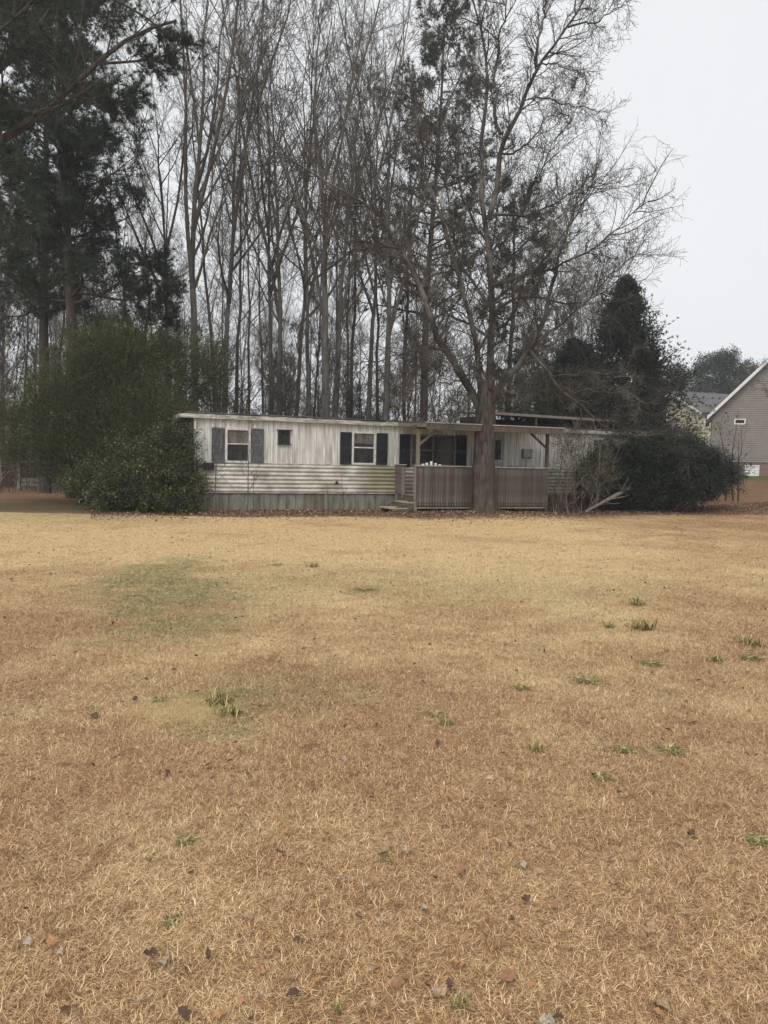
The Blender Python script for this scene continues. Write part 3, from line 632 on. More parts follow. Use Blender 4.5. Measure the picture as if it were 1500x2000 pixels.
# right side pickets and left side panel between wall and opening
for i in range(17):
    o = link('picket', pm_all[list(pm_all)[i % len(pm_all)]], None, PB); o.location = (PLN+.022, .04+i*.102, PZ); o.rotation_euler = (0, 0, R(90))
link('rail_cap', Acc().box(PLN-.04, PLN+.06, .112, PW-.03, RT-.0, RT+.03), M_woodlt, PB)
for i in range(7):
    o = link('picket', pm_all[(0, 2)] if (0, 2) in pm_all else pm_all[list(pm_all)[0]], None, PB); o.location = (-.022, PW-.06-i*.096, PZ+.36); o.rotation_euler = (0, 0, R(-90)); o.scale = (1, 1, .76)
link('rail_cap', Acc().box(-.08, .07, PW-.80, PW-.04, RT+.02, RT+.05), M_woodlt, PB)
# roof over the porch
RF = -.70
zf, zb_ = 2.90, 2.975
for i in range(8):
    x0 = -.0+i*(PLN+.12)/8; x1 = x0+(PLN+.12)/8-.006
    link('roof_sheet', Acc().add([(x0, RF, zf+.02), (x1, RF, zf+.02), (x1, PW-.14, zb_+.10), (x0, PW-.14, zb_+.10), (x0, RF, zf+.05), (x1, RF, zf+.05), (x1, PW-.14, zb_+.13), (x0, PW-.14, zb_+.13)],
         [(0, 3, 2, 1), (4, 5, 6, 7), (0, 1, 5, 4), (1, 2, 6, 5), (2, 3, 7, 6), (3, 0, 4, 7)]), M_roof, PB)
link('fascia', Acc().box(.03, PLN+.10, RF+.005, RF+.045, zf-.17, zf+.015), M_wood, PB)
link('fascia', Acc().beam((.0, RF+.0, zf-.05), (.0, PW-.16, zb_+.01), .03, .12), M_wood_c, PB)
link('drip_edge', Acc().box(-.03, PLN+.14, RF-.02, RF+.0, zf+.025, zf+.055), M_woodlt, PB)
link('beam', Acc().box(-.10, PLN+.10, .0, .09, ZR-.095, ZR+.02), M_wood_b, PB)
for i in range(8):
    x = .1+i*(PLN-.2)/7; link('rafter', Acc().beam((x, RF+.05, zf-.04), (x, PW-.16, zb_+.01), .04, .09), M_wood_b, PB)
link('brace', Acc().beam((PLN-.06, .045, 2.25), (PLN-.72, .045, ZR-.10), .04, .075), M_wood_b, PB)
link('brace', Acc().beam((.08, .045, 2.25), (.72, .045, ZR-.10), .04, .075), M_wood_c, PB)
# stairs going down to the left along the wall
nst = 3; run = .27; y0s, y1s = .05, PW-.78
for i in range(nst):
    z = DZ-.03-(i+0)*.19; x1 = -.03-i*run
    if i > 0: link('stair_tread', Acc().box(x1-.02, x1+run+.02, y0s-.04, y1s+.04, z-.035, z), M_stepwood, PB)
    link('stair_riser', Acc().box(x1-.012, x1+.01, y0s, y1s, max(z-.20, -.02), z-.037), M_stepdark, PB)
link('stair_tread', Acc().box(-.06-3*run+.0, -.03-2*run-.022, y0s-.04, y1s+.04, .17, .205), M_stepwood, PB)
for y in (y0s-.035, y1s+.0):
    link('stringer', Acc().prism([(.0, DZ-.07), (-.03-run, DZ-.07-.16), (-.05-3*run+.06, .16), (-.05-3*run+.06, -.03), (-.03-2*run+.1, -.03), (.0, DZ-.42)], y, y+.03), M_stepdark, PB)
# cups on the rail and things on the porch
M_cup = simple('white_plastic', (.6, .6, .58), (.75, .75, .73), 8, None, .5, .05)
cupm = cyl(0, 0, 0, 1, .5, .62, 12).mesh('cup', True); cupm.materials.append(M_cup)
for i, (px, h, wd, lb) in enumerate(((827, .035, .07, 'low white cup on the porch rail, leftmost of the row'), (834.5, .06, .06, 'short white cup on the porch rail, second from left'), (843, .10, .06, 'tallest white cup in the middle of the row on the porch rail'),
                         (851.5, .06, .06, 'short white cup on the porch rail, just right of the tallest cup'), (860, .03, .07, 'low white cup on the porch rail, rightmost of the row'))):
    uu = Wl(px, 908, -PW)[0]; p = TL(uu, -PW+.03, RT+.03); o = link('cup', cupm); o.location = tuple(p); o.scale = (wd*1.25, wd*1.25, h*1.3)
    tag(o, lb, 'cup', 'white cups on the porch rail')
uu = Wl(1024, 907, -1.2)[0]; p = TL(uu, -1.0); tb = empty('patio_table', tuple(p+np.array([0, 0, DZ])), TANG, label='dark low table standing on the porch behind the right half of the railing', cat='table')
link('tabletop', Acc().box(-.38, .38, -.3, .3, .96, 1.0), M_dark, tb)
for sx_ in (-.34, .34):
    for sy_ in (-.26, .26): link('leg', Acc().box(sx_-.02, sx_+.02, sy_-.02, sy_+.02, 0, .96), M_dark, tb)

# lean-to roof behind the trailer
lb0 = P(962, 806, 31.6); lb1 = P(1150, 820, 33.9); M_shedshade = simple('shade_black_boards', (.010, .009, .009), (.035, .03, .028), 3, None, .9, .3)  # near-black puts the shade under the shed roof into the board colour
ang = math.atan2(lb1[1]-lb0[1], lb1[0]-lb0[0]); Ls = math.hypot(lb1[0]-lb0[0], lb1[1]-lb0[1])+1.6
SH = empty('shed', (lb0[0], lb0[1], 0), ang, label='dark open shed with flat board roof rising behind the right half of the mobile home', cat='shed')
zt = float(lb0[2])
link('roof', Acc().add([(0, 0, zt-.03), (Ls, 0, zt-.06), (Ls, 3, zt+.1), (0, 3, zt+.13), (0, 0, zt+.04), (Ls, 0, zt+.01), (Ls, 3, zt+.17), (0, 3, zt+.2)], [(0, 3, 2, 1), (4, 5, 6, 7), (0, 1, 5, 4), (1, 2, 6, 5), (2, 3, 7, 6), (3, 0, 4, 7)]), M_wood_b, SH)
link('fascia', Acc().beam((0, -.02, zt-.02), (Ls, -.02, zt-.06), .03, .11), M_wood_c, SH)
link('back_wall', Acc().box(.05, Ls-.05, 2.6, 2.66, 0, zt-.08), M_shedshade, SH)
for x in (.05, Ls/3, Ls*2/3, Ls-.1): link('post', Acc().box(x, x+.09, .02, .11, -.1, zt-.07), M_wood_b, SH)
link('shade_block', Acc().box(.2, Ls-.3, .9, 2.3, 2.75, zt-.3), M_shedshade, SH)  # near-black block paints the shade just beneath the roof
link('side_wall', Acc().box(.0, .04, .13, 2.6, 0, zt-.08).box(Ls-.04, Ls, .13, 2.6, 0, zt-.08), M_shedshade, SH)

# ============================================================ NEIGHBOUR HOUSES
M_vinyl = simple('taupe_vinyl', (.225, .205, .18), (.265, .245, .215), 2, None, .6, .05)
M_vinyl2 = simple('cream_vinyl', (.66, .62, .45), (.74, .70, .54), 2, None, .6, .05)
M_white = simple('white_paint', (.68, .68, .67), (.80, .80, .79), 4, None, .5, .05)
M_soffit = simple('soffit_grey', (.42, .41, .40), (.50, .49, .48), 4, None, .6, .05)
M_shingle = simple('grey_shingles', (.085, .080, .085), (.15, .14, .145), 10, None, .9, .4)
def brick_mat():
    m, nt, bs = nmat('red_brick'); v = ocoord(nt); mp = nt.nodes.new('ShaderNodeMapping'); mp.inputs['Rotation'].default_value = (R(90), 0, 0); nt.links.new(v, mp.inputs[0])
    b = nt.nodes.new('ShaderNodeTexBrick'); nt.links.new(mp.outputs[0], b.inputs['Vector']); b.inputs['Scale'].default_value = 1
    b.inputs['Brick Width'].default_value = .21; b.inputs['Row Height'].default_value = .075; b.inputs['Mortar Size'].default_value = .01
    b.inputs['Color1'].default_value = (.15, .06, .045, 1); b.inputs['Color2'].default_value = (.09, .035, .03, 1); b.inputs['Mortar'].default_value = (.38, .35, .32, 1)
    nt.links.new(b.outputs[0], bs.inputs['Base Color']); bs.inputs['Roughness'].default_value = .9; return m
M_brick = brick_mat()
HD = 45.0; h0 = P(1389, 900, HD); HX = float(h0[0]); HG = float(P(1440, 929.5, HD)[2]); ZBK = float(P(1440, 903.5, HD)[2]); ZE = float(P(1389, 806, HD)[2])
HH = empty('neighbour_house', (HX, HD, HG), R(-23), label='large taupe house with horizontal vinyl siding and steep gable at the right edge', cat='house')
HW = 12.0; slope = math.tan(R(46.5)); half = HW/2
zbk = ZBK-HG; ze = ZE-HG
link('brick_foundation', Acc().box(0, HW, .02, 12, -.3, zbk), M_brick, HH)
rows = int((ze+half*slope-zbk)/.125); WN = (float(P(1430, 824, HD)[0])-HX, float(P(1450, 824, HD)[0])-HX, float(P(1440, 830, HD)[2])-HG, float(P(1440, 819, HD)[2])-HG)
rr_.seed(9)
for i in range(rows):
    z0 = zbk+i*.125; z1 = z0+.125; inset = max(0, (z1-ze)/slope)
    if HW-2*inset < .2: break
    segs = [(inset, HW-inset)]
    if z0 < WN[3] and z1 > WN[2]: segs = [(inset, WN[0]), (WN[1], HW-inset)]
    for (a, b) in segs:
        link('siding_board', Acc().add([(a, -.05, z0+.026), (b, -.05, z0+.026), (b, -.03, z1), (a, -.03, z1), (a, .008, z0+.026), (b, .008, z0+.026)], [(0, 1, 2, 3), (4, 5, 1, 0)]), M_vinyl, HH)
link('wall', Acc().add([(0, .01, zbk), (HW, .01, zbk), (HW, .01, ze), (half, .01, ze+half*slope), (0, .01, ze), (0, 12, zbk), (0, 12, ze)], [(0, 5, 6, 4), (0, 1, 2, 3, 4)] if 0 else [(0, 5, 6, 4)]).add([(0, .01, zbk), (HW, .01, zbk), (HW, .01, ze), (half, .01, ze+half*slope), (0, .01, ze)], [(0, 1, 2, 3, 4)]), M_vinyl, HH)
ov = .45; pz = ze-ov*slope*.0
for sgn in (0, 1):
    def X(x): return x if sgn == 0 else HW-x
    a = (X(-.35), ze-.35*slope); b = (half, ze+half*slope); th = .16
    rf = Acc(); v = [(a[0], -ov, a[1]+th), (b[0], -ov, b[1]+th), (b[0], 12.3, b[1]+th), (a[0], 12.3, a[1]+th)]; v += [(x, y, z+.05) for x, y, z in v]
    link('roof', rf.add(v, [(0, 1, 2, 3), (4, 5, 6, 7), (0, 4, 5, 1), (3, 2, 6, 7), (0, 3, 7, 4)]), M_shingle, HH)
    fb = Acc(); v = [(a[0], -ov, a[1]-.08), (b[0], -ov, b[1]-.08), (b[0], -ov, b[1]+th-.004), (a[0], -ov, a[1]+th-.004)]; v += [(x, y+.03, z) for x, y, z in v]
    link('rake_board', fb.add(v, [(0, 1, 2, 3), (0, 4, 5, 1), (4, 7, 6, 5)]), M_white, HH)
    so_ = Acc(); v = [(a[0], -ov+.03, a[1]-.05), (b[0], -ov+.03, b[1]-.05), (b[0], -.03, b[1]-.05), (a[0], -.03, a[1]-.05)]
    link('soffit', so_.add(v, [(0, 1, 2, 3)]), M_soffit, HH)
    fr_ = Acc(); v = [(a[0]+(.02 if sgn == 0 else -.02), -.04, a[1]-.28), (b[0], -.04, b[1]-.28), (b[0], -.04, b[1]-.05), (a[0], -.04, a[1]-.05)]
    link('frieze_board', fr_.add(v, [(0, 1, 2, 3)]), M_vinyl, HH)
w_ = link('window', Acc().box(WN[0], WN[0]+.07, -.08, .05, WN[2], WN[3]).box(WN[1]-.07, WN[1], -.05, .05, WN[2], WN[3]).box(WN[0]+.07, WN[1]-.07, -.05, .05, WN[3]-.07, WN[3]).box(WN[0]+.07, WN[1]-.07, -.05, .05, WN[2], WN[2]+.07), M_white, HH)
link('pane', Acc().box(WN[0]+.07, WN[1]-.07, -.01, .0, WN[2]+.07, WN[3]-.07), M_dark, w_)
ca = float(P(1448, 918, HD)[0])-HX; cb = float(P(1473, 918, HD)[0])-HX; cz1 = float(P(1460, 908.5, HD)[2])-HG; cz0 = .02
cd_ = link('crawlspace_door', Acc().box(ca+.05, cb-.05, -.02, .01, cz0, cz1-.06), M_white, HH)
link('door_frame', Acc().box(ca, ca+.048, -.05, .01, cz0, cz1).box(cb-.048, cb, -.05, .01, cz0, cz1).box(ca+.048, cb-.048, -.05, .01, cz1-.058, cz1), M_white, cd_)
link('corner_board', Acc().box(-.05, .06, -.075, -.052, zbk, ze-.3), M_vinyl, HH)
# cream house beyond
H2 = P(1371, 806, 58); g2 = float(P(1371, 930, 58)[2]); an = math.atan2(.30, .95)
CH = empty('cream_house', (H2[0], 58, 1.3), an, label='pale cream house with grey shingled roof half hidden behind shrubs', cat='house')
# local: x along the ridge (right-back), y along the gable (back-left)
ez = float(H2[2])-1.3; gw = 7.0; rz_ = float(P(1338, 771, 60)[2])-1.3+.25; rows = 40; lenr = 8
A = Acc().add([(0, 0, 0), (0, gw, 0), (0, gw, ez), (0, gw/2, rz_), (0, 0, ez)], [(0, 1, 2, 3, 4)]); A.add([(0, 0, 0), (lenr, 0, 0), (lenr, 0, ez), (0, 0, ez)], [(0, 1, 2, 3)])
link('wall', A, M_vinyl2, CH)
rg = .3
for yy0, zz0 in ((-rg, ez-.15), (gw+rg, ez-.15)):
    v = [(-rg, yy0, zz0+.1), (lenr+rg, yy0, zz0+.1), (lenr+rg, gw/2, rz_+.1), (-rg, gw/2, rz_+.1)]; v += [(x, y, z+.08) for x, y, z in v]
    link('roof', Acc().add(v, [(0, 1, 2, 3), (4, 5, 6, 7), (0, 1, 5, 4), (3, 0, 4, 7)]), M_shingle, CH)
    link('rake_board', Acc().beam((-rg-.02, yy0, zz0+.05), (-rg-.02, gw/2, rz_+.05), .03, .16), M_white, CH)
for i in range(24):
    z0 = i*.19; 
    if z0 > ez: break
    link('siding_board', Acc().add([(-.02, 0, z0), (-.02, gw, z0), (0, gw, z0+.19), (0, 0, z0+.19)], [(0, 1, 2, 3)]), M_vinyl2, CH)
    link('siding_board', Acc().add([(0, -.02, z0), (lenr, -.02, z0), (lenr, 0, z0+.19), (0, 0, z0+.19)], [(0, 1, 2, 3)]), M_vinyl2, CH)
w_ = link('window', Acc().box(.25, .33, -.06, -.022, ez-1.15, ez-.3).box(.72, .80, -.06, -.022, ez-1.15, ez-.3).box(.33, .72, -.06, -.022, ez-.38, ez-.3).box(.33, .72, -.06, -.022, ez-1.15, ez-1.07).box(.33, .72, -.055, -.022, ez-.76, ez-.71), M_white, CH)
link('pane', Acc().box(.33, .72, -.035, -.025, ez-1.07, ez-.38), M_dark, w_)

# ============================================================ BIG MAPLE IN FRONT OF THE PORCH
def big_tree():
    global rng; rng = np.random.default_rng(11)
    D0 = float(TREE[1]); base = np.array([TREE[0], TREE[1], 0.0]); e = empty('maple_tree', tuple(base), label='large bare maple with a thick mossy trunk growing right in front of the porch', cat='tree')
    def L(*pts):                                    # (px, py, depth offset)
        return np.array([P(x, y, D0+d) for x, y, d in pts])
    Tk = Acc()
    tp = resample(np.array([P(946, 1004, D0), P(945, 990, D0), P(943, 950, D0), P(944, 900, D0), P(947, 850, D0), P(947, 800, D0), P(948, 765, D0), P(952, 742, D0)]), 16)
    tp[0] = base+[0.02, 0, -.25]
    zz = tp[:, 2]; tr = np.interp(zz, [-.2, .0, .12, .35, .8, 1.8, 3.0, 3.9, 4.8], [.60, .54, .48, .425, .38, .345, .335, .31, .18])
    S = 26; a = np.arange(S)*2*np.pi/S
    v = []; 
    for p, r in zip(tp, tr):
        fl = np.exp(-max(p[2], 0)/.28)
        rr = r*(1+.05*np.sin(3*a+1)+.035*np.sin(7*a+p[2]*.8)+.03*np.sin(12*a+.5*np.sin(p[2]*2))+fl*.22*np.sin(5*a+.6)); v.append(np.c_[p[0]+rr*np.cos(a), p[1]+rr*np.sin(a), np.full(S, p[2])])
    v = np.concatenate(v)-base; K = len(tp)
    f = [(k*S+i, k*S+(i+1) % S, (k+1)*S+(i+1) % S, (k+1)*S+i) for k in range(K-1) for i in range(S)]
    Tk.add(v, f)
    limbs = [  # (points, start radius, end radius)
        (L((938, 800, 0), (921, 766, -.1), (908, 738, -.2), (889, 709, -.4), (872, 684, -.6), (853, 672, -.8), (841, 648, -.9), (842, 613, -1.0), (829, 568, -1.1), (803, 516, -1.2), (783, 482, -1.3), (753, 420, -1.4), (717, 397, -1.6), (677, 377, -1.8), (633, 353, -2.0), (580, 320, -2.2), (548, 298, -2.3)), .21, .012),
        (L((784, 485, -1.3), (733, 477, -1.6), (667, 470, -1.9), (612, 450, -2.2), (560, 440, -2.4)), .055, .01),
        (L((786, 488, -1.3), (735, 480, -.8), (690, 492, -.4), (613, 500, -.2)), .04, .01),
        (L((872, 684, -.6), (838, 677, -1.0), (803, 685, -1.5), (750, 705, -2.2), (715, 712, -2.6)), .07, .01),
        (L((940, 770, 0), (934, 700, -.3), (926, 640, -.5), (903, 567, -.7), (890, 520, -.8), (877, 467, -.9), (850, 393, -1.0), (822, 330, -1.0), (811, 290, -1.0), (818, 230, -1.0), (806, 180, -.9)), .15, .015),
        (L((950, 775, 0), (958, 720, .1), (962, 660, .1), (960, 600, .1), (957, 560, .1), (955, 520, .1), (957, 450, .0), (950, 420, .0), (937, 367, .1), (930, 333, .1), (934, 290, .1), (948, 240, .1), (952, 180, .0), (958, 110, .1), (940, 50, .2), (918, 0, .2), (905, -60, .3)), .20, .02),
        (L((955, 430, 0), (963, 400, -.1), (967, 353, -.2), (978, 320, -.3), (978, 260, -.4), (1000, 240, -.4), (1027, 200, -.6), (1033, 167, -.7), (1047, 130, -.8), (1063, 103, -.9), (1090, 80, -1.0), (1113, 50, -1.1), (1137, 13, -1.3), (1160, -40, -1.4)), .15, .02),
        (L((978, 262, -.4), (965, 215, -.2), (964, 170, -.1), (968, 130, 0), (970, 83, .1), (987, 20, .2), (1000, -50, .3)), .09, .015),
        (L((1047, 130, -.8), (1050, 80, -.9), (1063, 33, -1.0), (1067, -5, -1.0), (1075, -60, -1.1)), .07, .02),
        (L((1050, 127, -.8), (1075, 124, -1.1), (1100, 130, -1.4), (1133, 143, -1.7), (1150, 160, -1.9)), .04, .01),
        (L((1110, 53, -1.1), (1140, 48, -1.4), (1167, 43, -1.7), (1207, 10, -2.0), (1230, 5, -2.2)), .05, .01),
        (L((1033, 193, -.6), (1067, 192, -.9), (1117, 207, -1.4), (1165, 215, -1.8)), .045, .01),
        (L((930, 337, .1), (905, 345, -.3), (875, 345, -.7), (855, 335, -1.0), (835, 300, -1.3), (818, 262, -1.5)), .07, .01),
        (L((978, 300, -.3), (1005, 300, -.6), (1033, 280, -1.0), (1060, 240, -1.3), (1090, 215, -1.6)), .06, .01),
        (L((960, 785, -.1), (972, 757, -.2), (1003, 725, -.5), (1033, 688, -.8), (1051, 661, -1.0), (1063, 621, -1.1), (1075, 568, -1.2), (1092, 500, -1.4), (1115, 440, -1.6), (1130, 380, -1.7)), .19, .02),
        (L((957, 560, .1), (985, 552, 0), (1033, 533, -.4), (1083, 523, -.9), (1133, 500, -1.3), (1183, 467, -1.7), (1217, 430, -2.0), (1268, 392, -2.4)), .10, .01),
        (L((963, 590, .1), (1017, 547, .5), (1053, 520, .9), (1100, 457, 1.2), (1133, 400, 1.5), (1178, 353, 1.8)), .09, .01),
        (L((955, 425, 0), (985, 420, .2), (1033, 423, .4), (1060, 410, .6), (1117, 377, .9), (1160, 350, 1.1)), .075, .01),
        (L((960, 560, 0), (1000, 500, .9), (1033, 467, 1.2), (1083, 430, 1.5), (1130, 400, 1.8), (1165, 340, 2.0)), .07, .01),
        (L((957, 500, 0), (1000, 450, .9), (1040, 380, 1.5), (1065, 310, 1.7), (1090, 260, 1.9), (1120, 230, 2.2)), .07, .01),
        (L((963, 610, 0), (1013, 573, -.6), (1053, 580, -1.0), (1107, 597, -1.5), (1150, 593, -1.9), (1190, 567, -2.3), (1230, 520, -2.6)), .075, .01),
        (L((1045, 668, -1), (1090, 640, -1.4), (1140, 600, -1.8), (1185, 540, -2.1), (1240, 500, -2.4)), .06, .01),
        (L((1036, 685, -.9), (1052, 700, -1.3), (1073, 731, -1.7), (1097, 765, -2.0), (1129, 787, -2.2), (1160, 813, -2.4), (1183, 845, -2.5), (1215, 853, -2.8), (1250, 850, -3.1), (1290, 853, -3.4), (1327, 845, -3.7)), .085, .012),
        (L((1075, 732, -1.7), (1116, 733, -2.2), (1153, 723, -2.6), (1200, 737, -3.0), (1240, 735, -3.3)), .035, .008),
        (L((1097, 765, -2), (1140, 760, -2.6), (1180, 772, -3), (1220, 760, -3.4), (1260, 790, -3.7)), .035, .008),
        (L((1183, 845, -2.5), (1200, 800, -2.9), (1230, 790, -3.2), (1290, 782, -3.6)), .03, .008),
        (L((945, 730, -.35), (931, 691, -.6), (944, 665, -.7), (955, 645, -.8), (958, 603, -.9), (990, 581, -1.1)), .07, .025),
        (L((931, 693, -.6), (905, 700, -1.0), (870, 706, -1.4), (830, 704, -1.8)), .03, .008),
        (L((932, 692, -.6), (929, 740, -1.0), (925, 770, -1.2), (914, 800, -1.3)), .025, .006),
        (L((955, 760, -.3), (980, 765, -.8), (1015, 768, -1.3), (1060, 764, -1.8)), .04, .008),
        (L((962, 640, .1), (985, 640, -.2), (1010, 600, -.6), (1018, 560, -.8), (1040, 500, -1)), .08, .012),
        (L((960, 600, .1), (925, 560, .6), (895, 500, 1.2), (880, 430, 1.6), (870, 350, 1.9), (880, 270, 2)), .09, .012),
        (L((958, 660, .1), (930, 640, .8), (890, 620, 1.6), (850, 600, 2.2), (800, 540, 2.8), (760, 480, 3.1)), .08, .01),
        (L((910, 740, -.2), (880, 750, -.8), (850, 745, -1.3), (810, 760, -1.7), (775, 790, -2.0)), .04, .008),
        (L((957, 480, 0), (925, 440, .5), (900, 380, 1.0), (890, 300, 1.2), (900, 210, 1.3), (880, 140, 1.4)), .07, .01),
        (L((952, 180, 0), (925, 130, .3), (890, 100, .6), (850, 60, .8), (820, 40, 1.0)), .04, .008),
        (L((957, 530, 0), (960, 480, 1.2), (975, 400, 2.0), (1000, 330, 2.6)), .07, .01),
    ]
    Cr = Acc(); pp = []; pr = []
    for pts, r0, r1 in limbs:
        q = resample(pts, 16); q[1:-1] += rng.normal(size=(14, 3))*.03
        pp.append(q); pr.append(r1+(r0*.66-r1)*(1-np.linspace(0, 1, 16))**1.1)
    pp = np.array(pp); pr = np.array(pr)
    nL = len(pp); tubes(Cr, pp-base, pr, 8)
    Lg = np.linalg.norm(np.diff(pp, axis=1), axis=2).sum(1)
    a2, b2 = [], []
    for i in range(nL):
        n = int((7+Lg[i]*4.0)*(.5 if (pp[i, 8, 2] < 5.2 and pp[i, 8, 0] > TREE[0]+1) else 1))
        a, b = grow(pp[i:i+1], pr[i:i+1], n, .08, 1, (30, 65), 0, 7, .035, .16, .42, .2, .006, 0, minlen=.001, out=(0, 0, .15))
        # lengths in metres
        a0 = a[:, :1]; d = (a-a0); l = np.linalg.norm(d[:, -1], axis=1)
        tt = rng.uniform(.7, 1.9, n)*(1 if Lg[i] > 3 else .6); a = a0+d*(tt/np.maximum(l, 1e-6))[:, None, None]
        r0 = np.minimum(pr[i].mean()*.5, .022)*rng.uniform(.6, 1.2, n); b = np.maximum(r0[:, None]*np.linspace(1, .3, 7)[None], .005); a2.append(a); b2.append(b)
    a2 = np.concatenate(a2); b2 = np.concatenate(b2); tubes(Cr, a2-base, b2, 4)
    a3, b3 = grow(a2, b2, 9, .12, 1, (28, 60), .5, 5, .04, .18, .6, .4, .0045, .35, .25); tubes(Cr, a3-base, b3, 3)
    a4, b4 = grow(a3, b3, 4, .15, 1, (28, 65), .5, 3, .04, .22, .7, .6, .0038, .2, .12); tubes(Cr, a4-base, b4, 3)
    link('trunk', Tk, MB['big'], e, True); link('branches', Cr, MB['bigtwig'], e, True)
    # buds at twig tips
    bd = Acc(); sel = rng.random(len(a4)) < .5; leaves(bd, a4[sel, -1]-base, a4[sel, -1]-a4[sel, -2], .05, .02); o = link('buds', bd, MB['big'], e); o['kind'] = 'stuff'
    print('maple', len(a2), len(a3), len(a4))
big_tree()

# ============================================================ FOREST
VAR = [bare_tree_meshes(25, .27, 17, 21, .35, .46, (24, 48), 1, 1.0, .0048), bare_tree_meshes(25, .27, 12, 22, .34, .48, (22, 46), 2, 1.0, .0048), bare_tree_meshes(25, .27, 18, 23, .45, .42, (24, 52), 1, 1.0, .0048),
       bare_tree_meshes(25, .27, 12, 24, .5, .5, (22, 44), 3, 1.0, .0048), bare_tree_meshes(25, .27, 18, 25, .4, .40, (28, 58), 1, 1.0, .0048), bare_tree_meshes(25, .27, 12, 26, .36, .5, (20, 46), 4, 1.0, .0048)]
THIN = [bare_tree_meshes(25, .12, 15, 27, .35, .44, (22, 46), 1, 1.0, .0048), bare_tree_meshes(25, .12, 18, 28, .5, .36, (22, 50), 1, 1.0, .0048)]
MAIN = [ # (x at y=760, x at y=300, width px, D, y of top, variant, label)
    (50, 45, 6, 40, 330, 0, 'thin bare tree farthest left, left of the big pine trunk'),
    (80, 66, 8, 38, 300, 2, 'bare tree just left of the big pine trunk, leaning left'),
    (113, 112, 8, 42, 250, 3, 'slim bare tree close beside the left side of the big pine trunk'),
    (263, 244, 9, 40, 190, 0, 'bare tree above the middle of the olive bush, left of the smaller pine'),
    (327, 312, 11, 36, 90, 3, 'bare tree with a wavy stem rising from the right part of the olive bush'),
    (381, 386, 19, 34, -160, 5, 'thick pale forked tree rising behind the left end of the mobile home'),
    (415, 404, 10, 38, 20, 2, 'bare tree just right of the thick pale forked tree'),
    (440, 450, 13, 36, -60, 1, 'dark forked bare tree right of the olive bush top'),
    (467, 480, 10, 38, 40, 0, 'bare tree above the leftmost window, bending right'),
    (489, 495, 7, 44, 60, 4, 'narrow bare tree above the right shutter of the leftmost window'),
    (510, 498, 6, 46, 120, 2, 'very thin bare tree right of the leftmost window'),
    (528, 524, 11, 38, 30, 3, 'bare tree left of the small square window, splitting into two high stems'),
    (548, 556, 14, 37, 60, 1, 'bare tree directly above the small square window, wrapped in ivy'),
    (581, 607, 11, 38, 10, 0, 'bare tree leaning right beyond the small square window'),
    (606, 603, 12, 37, 50, 2, 'straight bare tree just left of the thickest trunk'),
    (633, 622, 21, 34, -20, 5, 'thickest straight bare tree at the centre of the woods'),
    (655, 672, 15, 35, 40, 1, 'stout bare tree touching the right side of the thickest trunk'),
    (676, 672, 7, 46, 110, 4, 'thin bare tree just right of the two stout central trunks'),
    (691, 700, 10, 42, 70, 0, 'bare tree above the middle window, left of the roof vent'),
    (722, 738, 13, 38, 120, 3, 'bare tree leaning right just past the roof vent'),
    (741, 748, 9, 44, 130, 2, 'slim bare tree left of the broad trunk near the porch roof'),
    (757, 764, 17, 36, 90, 5, 'broad trunked bare tree above the left end of the porch roof'),
    (792, 782, 10, 42, 150, 4, 'bare tree between the porch roof end and the tall far pine'),
]
for (x0, x1, wpx, D, ytop, vi, lb) in MAIN:
    b = P(x0, 760, D); b2 = P(x1, 300, D); h = float(P(x1, ytop, D)[2]); rad = wpx/2*D/FPX*.96
    lean = (b2[0]-b[0])/(b2[2]-b[2]); bx = b[0]-lean*b[2]
    thin = wpx <= 10; s = rad/(.105 if thin else .235); e = bare_tree((THIN[vi % 2] if thin else VAR[vi]), (bx, D, float(gz(bx, D))), (s*1.0, s*1.0, h/25), rr_.uniform(0, 6.28), label=lb, cat='tree', group='bare trees in the woods behind the mobile home')
    sc_ = min(max(s, .8), 1.15); wdt = max(.85, min(1.1, h/25)); e.scale = (wdt, wdt, h/25)
    for c_ in [o for o in e.children if o.name.startswith('trunk')]: c_.scale = (s/wdt, s/wdt, 1)
    # lean whatever the spin: tilt about world axis
    q = Matrix.Rotation(math.atan(lean), 4, 'Y') @ Matrix.Rotation(e.rotation_euler[2], 4, 'Z'); e.rotation_euler = q.to_euler()
rt = random.Random(5)
n_back = 0
for i in range(66):
    x = rt.uniform(-30, 880) if i < 54 else rt.uniform(880, 1180); D = rt.uniform(46, 82); p = P(x, 780, D)
    h = rt.uniform(15, 24)*(1 if x < 700 else .8); s = rt.uniform(.75, 1.15) if i % 3 else rt.uniform(.35, .6)
    bare_tree(THIN[i % 2] if i % 3 else VAR[rt.randrange(6)], (p[0], D, float(gz(p[0], D))-.1), (s, s, h/25), rt.uniform(0, 6.28), (R(rt.uniform(-2.5, 2.5)), R(rt.uniform(-2.5, 2.5))),
              label='slender bare grey tree deep in the woods behind the mobile home', cat='tree', group='slender bare trees deep in the woods')
# understorey saplings nearer, thin
SAP = bare_tree_meshes(9, .06, 16, 31, .2, .4, (20, 45), 0, .8, .005)
for i in range(60):
    x = rt.uniform(-20, 1120); D = rt.uniform(34, 50); p = P(x, 800, D)
    if i < 4: pass
    bare_tree(SAP, (p[0], D, float(gz(p[0], D))-.05), (rt.uniform(.8, 1.3),)*2+(rt.uniform(.6, 1.25),), rt.uniform(0, 6.28), (R(rt.uniform(-5, 5)), R(rt.uniform(-5, 5))),
              label='thin bare sapling among the undergrowth behind the mobile home', cat='sapling', group='thin saplings in the undergrowth')
